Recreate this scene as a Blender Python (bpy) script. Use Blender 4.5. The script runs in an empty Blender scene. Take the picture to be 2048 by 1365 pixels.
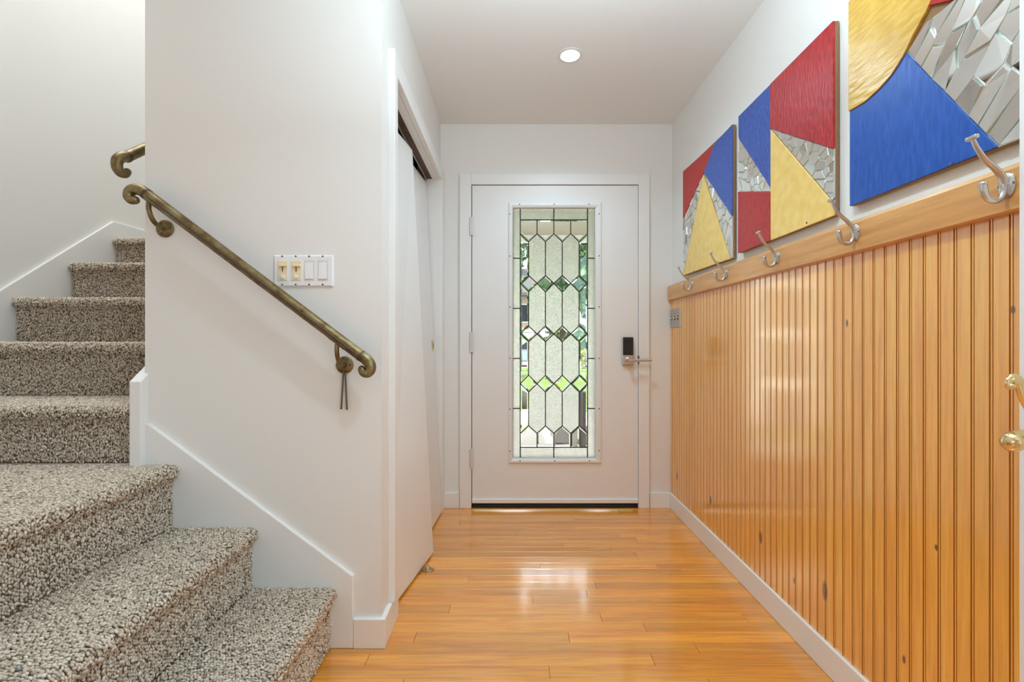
import bpy, bmesh, math, random
import numpy as np
from mathutils import Vector, Matrix

random.seed(7)
rng = np.random.default_rng(7)
SC = bpy.context.scene
COL = SC.collection

# ------------------------------------------------------------------ camera
EYE = 1.06
FPX = 2048 * 16.0 / 36.0
cam_d = bpy.data.cameras.new('camera')
cam_d.lens = 16.0
cam_d.sensor_width = 36.0
cam_d.sensor_fit = 'HORIZONTAL'
cam_d.clip_start = 0.02
cam = bpy.data.objects.new('camera', cam_d)
cam.location = (0, 0, EYE)
cam.rotation_euler = (math.pi / 2, 0, 0)
COL.objects.link(cam)
SC.camera = cam

# ------------------------------------------------------------------ world, sun, lights, exposure
SC.view_settings.view_transform = 'Standard'
SC.view_settings.look = 'None'
SC.view_settings.gamma = 1.0
SC.view_settings.exposure = 0.13
SC.view_settings.use_curve_mapping = False
SC.cycles.caustics_reflective = False
SC.cycles.caustics_refractive = False
SC.cycles.max_bounces = 14
SC.cycles.transmission_bounces = 12
SC.cycles.diffuse_bounces = 6
SC.cycles.use_denoising = True

world = bpy.data.worlds.new('world')
SC.world = world
world.use_nodes = True
wb = world.node_tree.nodes['Background']
wb.inputs['Color'].default_value = (0.86, 0.93, 1.0, 1)
wb.inputs['Strength'].default_value = 2.4

def light(name, kind, loc, rot, energy, color=(1, 1, 1), **kw):
    d = bpy.data.lights.new(name, kind)
    d.energy = energy
    d.color = color
    for k, v in kw.items():
        setattr(d, k, v)
    o = bpy.data.objects.new(name, d)
    o.location = loc
    o.rotation_euler = rot
    COL.objects.link(o)
    return o

light('sun', 'SUN', (0, 0, 20), (math.radians(11.5), math.radians(50), 0), 9.5, (1.0, 0.95, 0.86), angle=0.01)
# soft fill light added behind the camera, no window is modelled there
light('rear_fill_light', 'AREA', (-0.3, -2.85, 1.45), (math.radians(90), 0, math.radians(0)), 3, (0.80, 0.94, 1.0),
      shape='RECTANGLE', size=2.6, size_y=1.9)
# unseen fill lights added overhead, behind the camera and up in the stairwell
light('overhead_fill_light', 'AREA', (0.1, -0.9, 2.41), (0, 0, 0), 2, (0.80, 0.94, 1.0), shape='RECTANGLE', size=1.2, size_y=1.2)
light('stairwell_fill_light', 'AREA', (-1.75, 2.0, 4.5), (0, 0, 0), 42, (0.95, 0.99, 0.99), shape='RECTANGLE', size=0.8, size_y=2.2)

# up-facing fill light added just above the view to brighten the ceiling
light('ceiling_fill_light', 'AREA', (0.26, 0.88, 1.87), (math.radians(180 - 6), 0, 0), 21, (0.68, 0.89, 1.0), shape='DISK', size=0.35)

# unseen fill light added at the right wall to lift the left-hand surfaces
light('right_fill_light', 'AREA', (0.97, -0.75, 1.35), (0, math.radians(90), 0), 19, (0.58, 0.83, 1.0), shape='RECTANGLE', size=1.7, size_y=1.1)

# unseen fill light added on the left to lift the wainscot and right wall
light('left_fill_light', 'AREA', (-2.2, -0.9, 1.5), (0, math.radians(-90), 0), 5, (0.84, 0.94, 1.0), shape='RECTANGLE', size=1.5, size_y=1.4)

# ------------------------------------------------------------------ helpers
def W(px, py, y):
    """pixel -> point on the plane at depth y"""
    return Vector(((px - 1024) * y / FPX, y, EYE - (py - 682.5) * y / FPX))

def WX(px, py, x):
    """pixel -> point on the side plane X = x"""
    y = x * FPX / (px - 1024)
    return Vector((x, y, EYE - (py - 682.5) * y / FPX))

class MB:
    def __init__(self):
        self.v = []; self.f = []; self.m = []
    def add(self, vs, fs, mi=0):
        b = len(self.v)
        self.v += [tuple(p) for p in vs]
        self.f += [tuple(b + i for i in f) for f in fs]
        self.m += [mi] * len(fs)
        return self
    def box(self, x0, x1, y0, y1, z0, z1, mi=0):
        x0, x1 = min(x0, x1), max(x0, x1); y0, y1 = min(y0, y1), max(y0, y1); z0, z1 = min(z0, z1), max(z0, z1)
        vs = [(x, y, z) for z in (z0, z1) for y in (y0, y1) for x in (x0, x1)]
        return self.add(vs, [(0, 2, 3, 1), (4, 5, 7, 6), (0, 1, 5, 4), (2, 6, 7, 3), (0, 4, 6, 2), (1, 3, 7, 5)], mi)
    def prism(self, pts, off, mi=0):
        """polygon pts (3D) extruded by vector off"""
        n = len(pts); off = Vector(off)
        a = [Vector(p) for p in pts]; b = [p + off for p in a]
        fs = [tuple(range(n - 1, -1, -1)), tuple(range(n, 2 * n))]
        fs += [(i, (i + 1) % n, n + (i + 1) % n, n + i) for i in range(n)]
        return self.add(a + b, fs, mi)
    def frustum(self, pts, tops, mi=0):
        n = len(pts)
        fs = [tuple(range(n - 1, -1, -1)), tuple(range(n, 2 * n))]
        fs += [(i, (i + 1) % n, n + (i + 1) % n, n + i) for i in range(n)]
        return self.add(list(pts) + list(tops), fs, mi)
    def tube(self, path, rad, seg=12, caps=True, squash=None, up=None, mi=0):
        path = [Vector(p) for p in path]; n = len(path)
        if not hasattr(rad, '__len__'): rad = [rad] * n
        t0 = (path[1] - path[0]).normalized()
        u = Vector(up) if up else (Vector((0, 0, 1)) if abs(t0.z) < 0.9 else Vector((1, 0, 0)))
        u = (u - t0 * u.dot(t0)).normalized()
        vs = []
        for i, p in enumerate(path):
            t = (path[min(i + 1, n - 1)] - path[max(i - 1, 0)]).normalized()
            u = (u - t * u.dot(t)).normalized(); w = t.cross(u)
            su, sw = squash if squash else (1, 1)
            for k in range(seg):
                a = 2 * math.pi * k / seg
                vs.append(p + u * (math.cos(a) * rad[i] * su) + w * (math.sin(a) * rad[i] * sw))
        fs = [(i * seg + k, i * seg + (k + 1) % seg, (i + 1) * seg + (k + 1) % seg, (i + 1) * seg + k)
              for i in range(n - 1) for k in range(seg)]
        if caps:
            fs += [tuple(range(seg - 1, -1, -1)), tuple((n - 1) * seg + k for k in range(seg))]
        return self.add(vs, fs, mi)
    def lathe(self, prof, center, axis, seg=24, mi=0):
        """prof: (radius, height along axis)"""
        axis = Vector(axis).normalized(); c = Vector(center)
        u = axis.orthogonal().normalized(); w = axis.cross(u)
        vs = []
        for r, h in prof:
            for k in range(seg):
                a = 2 * math.pi * k / seg
                vs.append(c + axis * h + (u * math.cos(a) + w * math.sin(a)) * r)
        n = len(prof)
        fs = [(i * seg + k, i * seg + (k + 1) % seg, (i + 1) * seg + (k + 1) % seg, (i + 1) * seg + k)
              for i in range(n - 1) for k in range(seg)]
        fs += [tuple(range(seg - 1, -1, -1)), tuple((n - 1) * seg + k for k in range(seg))]
        return self.add(vs, fs, mi)
    def ball(self, c, r, seg=12, rings=8, sc=(1, 1, 1), mi=0):
        c = Vector(c); vs = []; fs = []
        for i in range(rings + 1):
            th = math.pi * i / rings
            for k in range(seg):
                a = 2 * math.pi * k / seg
                vs.append(c + Vector((r * sc[0] * math.sin(th) * math.cos(a), r * sc[1] * math.sin(th) * math.sin(a), r * sc[2] * math.cos(th))))
        for i in range(rings):
            for k in range(seg):
                fs.append((i * seg + k, (i + 1) * seg + k, (i + 1) * seg + (k + 1) % seg, i * seg + (k + 1) % seg))
        return self.add(vs, fs, mi)
    def mesh(self, name, mats, smooth=None, fix=True):
        me = bpy.data.meshes.new(name)
        me.from_pydata(self.v, [], self.f)
        for m in (mats if isinstance(mats, (list, tuple)) else [mats]):
            me.materials.append(m)
        me.polygons.foreach_set('material_index', self.m)
        if fix:
            bm = bmesh.new(); bm.from_mesh(me)
            bmesh.ops.remove_doubles(bm, verts=bm.verts, dist=1e-6)
            bmesh.ops.recalc_face_normals(bm, faces=bm.faces)
            bm.to_mesh(me); bm.free()
        if smooth:
            me.polygons.foreach_set('use_smooth', [True] * len(me.polygons))
            me.set_sharp_from_angle(angle=math.radians(smooth))
        me.update()
        return me
    def build(self, name, mats, parent=None, smooth=None, bevel=0, fix=True, loc=None):
        """links ONE object; with a parent, vertices are kept in world space"""
        o = bpy.data.objects.new(name, self.mesh(name, mats, smooth, fix))
        COL.objects.link(o)
        if loc is not None: o.location = loc
        if parent is not None:
            o.parent = parent
            o.matrix_parent_inverse = Matrix.Translation(-root_loc(parent))
        if bevel:
            b = o.modifiers.new('bevel', 'BEVEL'); b.width = bevel; b.segments = 2; b.limit_method = 'ANGLE'
            b.angle_limit = math.radians(40)
        return o

def root_loc(o):
    l = Vector((0, 0, 0))
    while o is not None:
        l = l + o.location + (o.matrix_parent_inverse.to_translation() if o.parent else Vector((0, 0, 0)))
        o = o.parent
    return l

def tag(o, label=None, cat=None, group=None, kind=None):
    if label: o['label'] = label
    if cat: o['category'] = cat
    if group: o['group'] = group
    if kind: o['kind'] = kind
    return o

def thing(name, label, cat, loc=(0, 0, 0), group=None):
    o = bpy.data.objects.new(name, None)
    o.empty_display_size = 0.05
    COL.objects.link(o)
    o.location = loc
    return tag(o, label, cat, group)

def struct(o, label=None):
    o['kind'] = 'structure'
    if label: o['label'] = label
    return o

# ------------------------------------------------------------------ materials
def nt(name):
    m = bpy.data.materials.new(name); m.use_nodes = True
    t = m.node_tree
    return m, t, t.nodes['Principled BSDF']

def setp(b, **kw):
    for k, v in kw.items():
        b.inputs[k.replace('_', ' ')].default_value = v

def lin(r, g, b):
    f = lambda c: (c / 255 / 12.92) if c / 255 <= 0.04045 else ((c / 255 + 0.055) / 1.055) ** 2.4
    return (f(r), f(g), f(b), 1)

def plain(name, col, rough=0.5, metal=0.0, bump=0.0, bscale=200, **kw):
    m, t, b = nt(name)
    setp(b, Base_Color=col if len(col) == 4 else (*col, 1), Roughness=rough, Metallic=metal, **kw)
    if bump:
        n = t.nodes.new('ShaderNodeTexNoise'); n.inputs['Scale'].default_value = bscale; n.inputs['Detail'].default_value = 4
        g = t.nodes.new('ShaderNodeNewGeometry'); t.links.new(g.outputs['Position'], n.inputs['Vector'])
        bp = t.nodes.new('ShaderNodeBump'); bp.inputs['Strength'].default_value = bump; bp.inputs['Distance'].default_value = 0.002
        t.links.new(n.outputs['Fac'], bp.inputs['Height']); t.links.new(bp.outputs['Normal'], b.inputs['Normal'])
    return m

def ramp(t, stops):
    r = t.nodes.new('ShaderNodeValToRGB')
    e = r.color_ramp.elements
    while len(e) < len(stops): e.new(0.5)
    for i, (p, c) in enumerate(stops):
        e[i].position = p; e[i].color = c if len(c) == 4 else (*c, 1)
    return r

def mapped(t, scale, use_random=0.0):
    g = t.nodes.new('ShaderNodeNewGeometry')
    mp = t.nodes.new('ShaderNodeMapping'); mp.inputs['Scale'].default_value = scale
    t.links.new(g.outputs['Position'], mp.inputs['Vector'])
    if use_random:
        oi = t.nodes.new('ShaderNodeObjectInfo')
        mu = t.nodes.new('ShaderNodeVectorMath'); mu.operation = 'SCALE'
        mu.inputs[0].default_value = (use_random, use_random * 1.7, use_random * 0.6)
        t.links.new(oi.outputs['Random'], mu.inputs['Scale'])
        t.links.new(mu.outputs[0], mp.inputs['Location'])
    return mp

def wood(name, dark, mid, light_, scale, rough=0.3, coat=1.0, coat_ior=1.6, coat_rough=0.1, vary=0.25, knots=None, grain_bump=0.03, pores=0.12):
    m, t, b = nt(name)
    L = t.links
    mp = mapped(t, scale, 13.0)
    n1 = t.nodes.new('ShaderNodeTexNoise'); n1.inputs['Scale'].default_value = 1.0; n1.inputs['Detail'].default_value = 6; n1.inputs['Distortion'].default_value = 0.6
    L.new(mp.outputs[0], n1.inputs['Vector'])
    r = ramp(t, [(0.30, dark), (0.5, mid), (0.72, light_)])
    L.new(n1.outputs['Fac'], r.inputs['Fac'])
    oi = t.nodes.new('ShaderNodeObjectInfo')
    mr = t.nodes.new('ShaderNodeMapRange'); mr.inputs['To Min'].default_value = 1 - vary; mr.inputs['To Max'].default_value = 1 + vary * 0.6
    L.new(oi.outputs['Random'], mr.inputs['Value'])
    sc = t.nodes.new('ShaderNodeVectorMath'); sc.operation = 'SCALE'
    n2 = t.nodes.new('ShaderNodeTexNoise'); n2.inputs['Scale'].default_value = 4.5; n2.inputs['Detail'].default_value = 3
    L.new(mp.outputs[0], n2.inputs['Vector'])
    m2 = t.nodes.new('ShaderNodeMapRange'); m2.inputs['From Min'].default_value = 0.36; m2.inputs['From Max'].default_value = 0.56
    m2.inputs['To Min'].default_value = 1 - pores; m2.inputs['To Max'].default_value = 1.0
    L.new(n2.outputs['Fac'], m2.inputs['Value'])
    s2_ = t.nodes.new('ShaderNodeVectorMath'); s2_.operation = 'SCALE'
    L.new(r.outputs['Color'], s2_.inputs[0]); L.new(m2.outputs[0], s2_.inputs['Scale'])
    L.new(s2_.outputs[0], sc.inputs[0]); L.new(mr.outputs[0], sc.inputs['Scale'])
    out = sc.outputs[0]
    if knots:
        g = t.nodes.new('ShaderNodeNewGeometry'); sp = t.nodes.new('ShaderNodeSeparateXYZ'); L.new(g.outputs['Position'], sp.inputs[0])
        total = None
        for (ky, kz, a, bb) in knots:
            d = []
            for ax, c, s in (('Y', ky, a), ('Z', kz, bb)):
                s1 = t.nodes.new('ShaderNodeMath'); s1.operation = 'SUBTRACT'; L.new(sp.outputs[ax], s1.inputs[0]); s1.inputs[1].default_value = c
                s2 = t.nodes.new('ShaderNodeMath'); s2.operation = 'DIVIDE'; L.new(s1.outputs[0], s2.inputs[0]); s2.inputs[1].default_value = s
                s3 = t.nodes.new('ShaderNodeMath'); s3.operation = 'POWER'; s3.inputs[1].default_value = 2; L.new(s2.outputs[0], s3.inputs[0])
                d.append(s3.outputs[0])
            ad = t.nodes.new('ShaderNodeMath'); ad.operation = 'ADD'; L.new(d[0], ad.inputs[0]); L.new(d[1], ad.inputs[1])
            mm = t.nodes.new('ShaderNodeMapRange'); mm.inputs['From Min'].default_value = 0.4; mm.inputs['From Max'].default_value = 1.3
            mm.inputs['To Min'].default_value = 1; mm.inputs['To Max'].default_value = 0
            L.new(ad.outputs[0], mm.inputs['Value'])
            if total is None: total = mm.outputs[0]
            else:
                mx = t.nodes.new('ShaderNodeMath'); mx.operation = 'MAXIMUM'; L.new(total, mx.inputs[0]); L.new(mm.outputs[0], mx.inputs[1]); total = mx.outputs[0]
        mix = t.nodes.new('ShaderNodeMix'); mix.data_type = 'RGBA'
        L.new(total, mix.inputs['Factor']); L.new(out, mix.inputs['A']); mix.inputs['B'].default_value = (0.07, 0.02, 0.008, 1)
        out = mix.outputs['Result']
    L.new(out, b.inputs['Base Color'])
    setp(b, Roughness=rough, Coat_Weight=coat, Coat_IOR=coat_ior, Coat_Roughness=coat_rough)
    bp = t.nodes.new('ShaderNodeBump'); bp.inputs['Strength'].default_value = grain_bump; bp.inputs['Distance'].default_value = 0.001
    L.new(n1.outputs['Fac'], bp.inputs['Height']); L.new(bp.outputs['Normal'], b.inputs['Normal'])
    return m

M = {}
M['wall'] = plain('wall_paint', (0.80, 0.79, 0.77), 0.75, bump=0.05, bscale=350)
M['ceiling'] = plain('ceiling_paint', (0.80, 0.795, 0.785), 0.9, bump=0.05, bscale=300)
M['trim'] = plain('trim_paint', (0.82, 0.82, 0.81), 0.42, bump=0.02, bscale=90)
M['door'] = plain('door_paint', (0.80, 0.795, 0.785), 0.38, bump=0.02, bscale=60)
M['white_plastic'] = plain('white_plastic', (0.84, 0.85, 0.88), 0.35)
M['ivory'] = plain('ivory_plastic', lin(236, 220, 182), 0.35)
M['dark_gap'] = plain('dark_gap', (0.02, 0.016, 0.012), 0.9)
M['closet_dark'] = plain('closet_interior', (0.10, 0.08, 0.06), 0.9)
M['track_brown'] = plain('track_brown', (0.09, 0.05, 0.025), 0.6, bump=0.2, bscale=60)
M['steel'] = plain('satin_nickel', (0.62, 0.60, 0.58), 0.27, 1.0)
M['plate_metal'] = plain('brushed_plate', (0.55, 0.52, 0.50), 0.4, 0.8)
M['screw'] = plain('screw_metal', (0.16, 0.15, 0.14), 0.45, 0.7)
M['hinge'] = plain('painted_hinge', (0.72, 0.70, 0.67), 0.4, 0.2)
M['brass'] = plain('polished_brass', (0.80, 0.64, 0.34), 0.16, 1.0)
M['old_brass'] = plain('worn_brass', (0.55, 0.45, 0.27), 0.32, 1.0)
M['black_plastic'] = plain('black_plastic', (0.012, 0.012, 0.012), 0.35)
M['lead'] = plain('lead_came', (0.012, 0.011, 0.009), 0.7)
M['lamp_ring'] = plain('lamp_ring', (0.7, 0.7, 0.69), 0.3)
M['hardboard'] = plain('hardboard', (0.30, 0.17, 0.08), 0.8)

def emit(name, col, s):
    m, t, b = nt(name)
    setp(b, Base_Color=(0.9, 0.9, 0.9, 1), Emission_Color=(*col, 1), Emission_Strength=s)
    return m
M['lamp'] = emit('lamp_lens', (1.0, 0.98, 0.95), 14)

knots = []
for px, py, a, bb in ((1421, 1001, .0125, .024), (1521, 1076, .012, .027), (1650, 1183, .0125, .033), (1588, 1162, .006, .013),
                      (1354, 953, .013, .024), (1694, 647, .005, .012), (1808, 1320, .005, .012), (2026, 620, .005, .009), (1873, 1096, .005, .008)):
    p = WX(px, py, 1.008); knots.append((p.y, p.z, a, bb))
M['wainscot'] = wood('varnished_pine', (0.84, 0.33, 0.026, 1), (0.93, 0.42, 0.046, 1), (0.96, 0.51, 0.075, 1), (14, 34, 1.6),
                     rough=0.35, coat=1.0, coat_ior=2.6, coat_rough=0.15, vary=0.06, knots=knots)
M['groove'] = plain('stained_groove', (0.52, 0.21, 0.035), 0.4)
M['rail'] = wood('coat_rail_wood', (0.56, 0.25, 0.065, 1), (0.66, 0.32, 0.095, 1), (0.72, 0.385, 0.13, 1), (10, 1.6, 22), rough=0.4, coat=0.6,
                 coat_ior=1.5, coat_rough=0.2, vary=0.0)
M['floor'] = wood('oak_strip', (0.74, 0.225, 0.008, 1), (0.90, 0.325, 0.014, 1), (0.95, 0.42, 0.032, 1), (1.5, 34, 34),
                  rough=0.35, coat=1.0, coat_ior=2.4, coat_rough=0.13, vary=0.2, grain_bump=0.05, pores=0.2)

def bronze():
    m, t, b = nt('aged_bronze'); L = t.links
    mp = mapped(t, (14, 14, 14))
    n = t.nodes.new('ShaderNodeTexNoise'); n.inputs['Scale'].default_value = 1.6; n.inputs['Detail'].default_value = 6; n.inputs['Roughness'].default_value = 0.65
    L.new(mp.outputs[0], n.inputs['Vector'])
    r = ramp(t, [(0.30, (0.085, 0.05, 0.03)), (0.45, (0.20, 0.14, 0.06)), (0.58, (0.27, 0.22, 0.105)), (0.74, (0.28, 0.30, 0.21))])
    L.new(n.outputs['Fac'], r.inputs['Fac']); L.new(r.outputs['Color'], b.inputs['Base Color'])
    setp(b, Metallic=0.85, Roughness=0.42)
    return m
M['bronze'] = bronze()
M['bronze_dark'] = plain('bronze_seam', (0.10, 0.06, 0.045), 0.5, 0.5)
M['rod'] = plain('rod_bronze', (0.16, 0.12, 0.08), 0.45, 0.7)

def carpet_mat():
    m, t, b = nt('loop_pile_carpet'); L = t.links
    a = t.nodes.new('ShaderNodeAttribute'); a.attribute_name = 'tuft'; a.attribute_type = 'GEOMETRY'
    r = ramp(t, [(0.0, lin(140, 124, 107)), (0.22, lin(178, 163, 145)), (0.5, lin(205, 191, 173)), (0.8, lin(219, 207, 191)), (0.955, lin(228, 218, 203)), (0.97, lin(146, 148, 148))])
    r.color_ramp.interpolation = 'LINEAR'
    L.new(a.outputs['Fac'], r.inputs['Fac']); L.new(r.outputs['Color'], b.inputs['Base Color'])
    setp(b, Roughness=0.95, Specular_IOR_Level=0.15)
    mp = mapped(t, (1, 1, 1))
    n = t.nodes.new('ShaderNodeTexNoise'); n.inputs['Scale'].default_value = 900
    L.new(mp.outputs[0], n.inputs['Vector'])
    bp = t.nodes.new('ShaderNodeBump'); bp.inputs['Strength'].default_value = 0.5; bp.inputs['Distance'].default_value = 0.001
    L.new(n.outputs['Fac'], bp.inputs['Height']); L.new(bp.outputs['Normal'], b.inputs['Normal'])
    return m
M['carpet'] = carpet_mat()
M['carpet_base'] = plain('carpet_backing', lin(92, 78, 64), 1.0)

def paint(name, col, col2, bump, scale, rough, stretch):
    m, t, b = nt(name); L = t.links
    mp = mapped(t, stretch)
    n = t.nodes.new('ShaderNodeTexNoise'); n.inputs['Scale'].default_value = scale; n.inputs['Detail'].default_value = 5
    L.new(mp.outputs[0], n.inputs['Vector'])
    r = ramp(t, [(0.35, col), (0.68, col2)])
    L.new(n.outputs['Fac'], r.inputs['Fac']); L.new(r.outputs['Color'], b.inputs['Base Color'])
    setp(b, Roughness=rough)
    bp = t.nodes.new('ShaderNodeBump'); bp.inputs['Strength'].default_value = bump; bp.inputs['Distance'].default_value = 0.004
    L.new(n.outputs['Fac'], bp.inputs['Height']); L.new(bp.outputs['Normal'], b.inputs['Normal'])
    return m
M['red_flat'] = paint('flat_red_paint', lin(178, 30, 26), lin(186, 36, 30), 0.05, 40, 0.4, (1, 1, 1))
M['red_thick'] = paint('thick_red_paint', lin(160, 16, 26), lin(196, 40, 48), 0.8, 55, 0.3, (1, 2.2, 0.6))
M['blue_thick'] = paint('thick_blue_paint', lin(38, 74, 158), lin(62, 100, 186), 0.6, 60, 0.32, (1, 1.7, 0.8))
M['blue_flat'] = paint('brushed_blue_paint', lin(18, 74, 160), lin(36, 92, 182), 0.25, 40, 0.33, (1, 2.6, 0.5))
M['yellow'] = paint('yellow_paint', lin(238, 200, 108), lin(246, 214, 132), 0.22, 26, 0.36, (1, 1, 1))
M['yellow_brushed'] = paint('brushed_yellow_paint', lin(206, 162, 66), lin(226, 186, 90), 0.55, 30, 0.25, (1, 0.7, 2.6))
M['mirror'] = plain('mirror_shard', (0.84, 0.84, 0.82), 0.05, 1.0)
M['mirror_edge'] = plain('shard_edge', (0.58, 0.65, 0.60), 0.12, 0.5)
M['grout'] = plain('shard_bed', (0.62, 0.63, 0.60), 0.3, 0.1, bump=0.8, bscale=120)

def glass(name, textured):
    m, t, b = nt(name); L = t.links
    setp(b, Base_Color=(0.97, 1.0, 0.97, 1) if not textured else (0.98, 1.0, 0.975, 1), Roughness=0.0 if not textured else 0.17, IOR=1.48)
    b.inputs['Transmission Weight'].default_value = 1.0
    if textured:
        mp = mapped(t, (1, 1, 1))
        n = t.nodes.new('ShaderNodeTexNoise'); n.inputs['Scale'].default_value = 250; n.inputs['Detail'].default_value = 2.5; n.inputs['Distortion'].default_value = 1.2
        L.new(mp.outputs[0], n.inputs['Vector'])
        bp = t.nodes.new('ShaderNodeBump'); bp.inputs['Strength'].default_value = 1.0; bp.inputs['Distance'].default_value = 0.005
        L.new(n.outputs['Fac'], bp.inputs['Height']); L.new(bp.outputs['Normal'], b.inputs['Normal'])
    return m
M['glass'] = glass('clear_bevelled_glass', False)
M['glass_tex'] = glass('textured_glass', True)

# ------------------------------------------------------------------ setting: dimensions
YB = 2.895           # inner face of the wall with the front door
XR = 1.02            # right wall
XL = -2.30           # stairwell left wall
YH = 1.58            # wall with the handrail
XC = -0.4525         # closet wall face
ZC = 2.44
XS = -1.274          # right side of the stairwell

# floor
floor = struct(MB().box(-2.5, 1.2, -3.1, 3.0, -0.15, -0.012).build('floor', M['floor']), 'honey oak strip floor of the entry hall')
PW = 0.0572
y1 = YB + 0.02
row = 0
plank_cache = {}
while y1 > 0.25:
    y0 = y1 - PW
    x = -0.80 - random.random() * 0.8
    while x < XR:
        L_ = random.choice((0.55, 0.75, 0.95, 1.2, 1.5, 1.75))
        xa, xb = max(x, -0.78), min(x + L_, XR)
        if YB - 0.55 > y0 and False: pass
        if xb - xa > 0.02:
            key = round(xb - xa, 3)
            if key not in plank_cache:
                g = 0.0006
                hw = (xb - xa) / 2; w = PW / 2
                c = 0.0004
                b0 = [(-hw + g, -w + g * .5, -0.012), (hw - g, -w + g * .5, -0.012), (hw - g, w - g * .5, -0.012), (-hw + g, w - g * .5, -0.012)]
                b1 = [(a, b_, -c) for a, b_, _ in b0]
                b2 = [(a - math.copysign(c * .6, a), b_ - math.copysign(c, b_), 0) for a, b_, _ in b0]
                mb = MB(); mb.frustum(b0, b1); mb.f.pop(1); mb.m.pop(1)
                mb.add(b1 + b2, [(4, 5, 6, 7)] + [(i, (i + 1) % 4, 4 + (i + 1) % 4, 4 + i) for i in range(4)])
                plank_cache[key] = mb.mesh('floor_plank', M['floor'])
            o = bpy.data.objects.new('floor_plank', plank_cache[key])
            COL.objects.link(o); o.parent = floor
            o.location = ((xa + xb) / 2, (y0 + y1) / 2, 0)
        x += L_
    y1 = y0

# back wall with the door opening
D0, D1 = W(941, 0, YB).x, W(1279, 0, YB).x
DT = W(0, 368, YB).z
mb = MB()
mb.box(-2.5, D0, YB, YB + 0.15, -0.1, 4.7)
mb.box(D1, 1.2, YB, YB + 0.15, -0.1, 4.7)
mb.box(D0, D1, YB, YB + 0.15, DT, 4.7)
# keep the stairwell open: the part left of the stairwell side is left out
mb.v = mb.v; back = MB()
back.box(XS, D0, YB, YB + 0.15, -0.1, 4.7); back.box(D1, 1.2, YB, YB + 0.15, -0.1, 4.7); back.box(D0, D1, YB, YB + 0.15, DT, 4.7)
struct(back.build('wall_back', M['wall']), 'white wall around the front door')
wall_right = struct(MB().box(XR, 1.2, -3.1, YB + 0.15, -0.1, ZC + 0.1).build('wall_right', M['wall']), 'white wall above the pine wainscot')
struct(MB().box(XL - 0.15, XL, -3.1, 4.3, -0.1, 4.7).build('wall_left', M['wall']), 'white wall left of the stairs')
struct(MB().box(XS, XC, YH, YH + 0.115, -0.1, ZC + 0.1).build('wall_center', M['wall']), 'white wall carrying the handrail')
cw = MB()
cw.box(XC - 0.115, XC, YH + 0.115, 1.700, -0.1, ZC + 0.1)
cw.box(XC - 0.0375, XC, 1.700, 2.81, 2.075, ZC + 0.1)
cw.box(XC - 0.115, XC, 2.805, YB + 0.02, -0.1, ZC + 0.1)
struct(cw.build('wall_closet', M['wall']), 'white hall wall with the closet opening')
struct(MB().box(XS, XS + 0.10, YH + 0.05, 4.3, -0.1, 4.7).box(XS, XS + 0.1, -0.6, YH + 0.05, ZC + 0.05, 4.7)
       .box(XL, XS, -0.7, -0.6, ZC, 4.7).build('wall_stairwell', M['wall']), 'white side wall of the stairwell')
struct(MB().box(-2.5, 1.2, -3.25, -3.1, -0.1, ZC + 0.1).build('wall_rear', M['wall']))
struct(MB().box(XL - 0.1, XS + 0.1, 4.3, 4.4, 1.0, 4.7).build('wall_landing', M['wall']))
cm = MB()
# hall ceiling with a square hole left for each recessed light is not needed: the fittings are surface lenses
cm.box(XS, 1.2, -3.25, YB + 0.15, ZC, ZC + 0.12)
cm.box(-2.5, XS, -3.25, -0.6, ZC, ZC + 0.12)
cm.box(-2.5, XS + 0.1, -0.75, 4.4, 4.65, 4.75)
struct(cm.build('ceiling', M['ceiling']), 'white ceiling')
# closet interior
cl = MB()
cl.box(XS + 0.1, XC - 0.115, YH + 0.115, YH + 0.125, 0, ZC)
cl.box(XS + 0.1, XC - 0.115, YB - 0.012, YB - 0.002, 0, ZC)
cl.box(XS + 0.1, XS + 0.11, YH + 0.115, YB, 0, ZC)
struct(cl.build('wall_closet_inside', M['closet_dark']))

# ------------------------------------------------------------------ trims and baseboards
def trimbox(name, *b, mat='trim', bevel=0.003, label=None):
    return struct(MB().box(*b).build(name, M[mat], bevel=bevel), label)

BH = 0.098
trimbox('baseboard_right', 0.998, XR, -3.1, YB, 0, BH, label='white baseboard under the wainscot')
bb = MB(); bb.box(XC, W(919, 0, YB).x, YB - 0.014, YB, 0, BH)
struct(bb.build('baseboard_back', M['trim'], bevel=0.002), 'short white baseboard left of the front door')
bb = MB(); bb.box(W(1299, 0, YB).x, 0.998, YB - 0.014, YB, 0, BH)
struct(bb.build('baseboard_back.001', M['trim'], bevel=0.002), 'short white baseboard right of the front door')
p = W(706, 1240, YH - 0.015)
bc = MB()
bc.prism([(p.x, YH - 0.015, 0), (-0.437, YH - 0.015, 0), (-0.437, 1.752, 0), (XC - 0.002, 1.752, 0), (XC - 0.002, YH + 0.002, 0), (p.x, YH + 0.002, 0)], (0, 0, p.z))
struct(bc.build('baseboard_center', M['trim'], bevel=0.002), 'white baseboard wrapping the wall corner by the closet')

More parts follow.
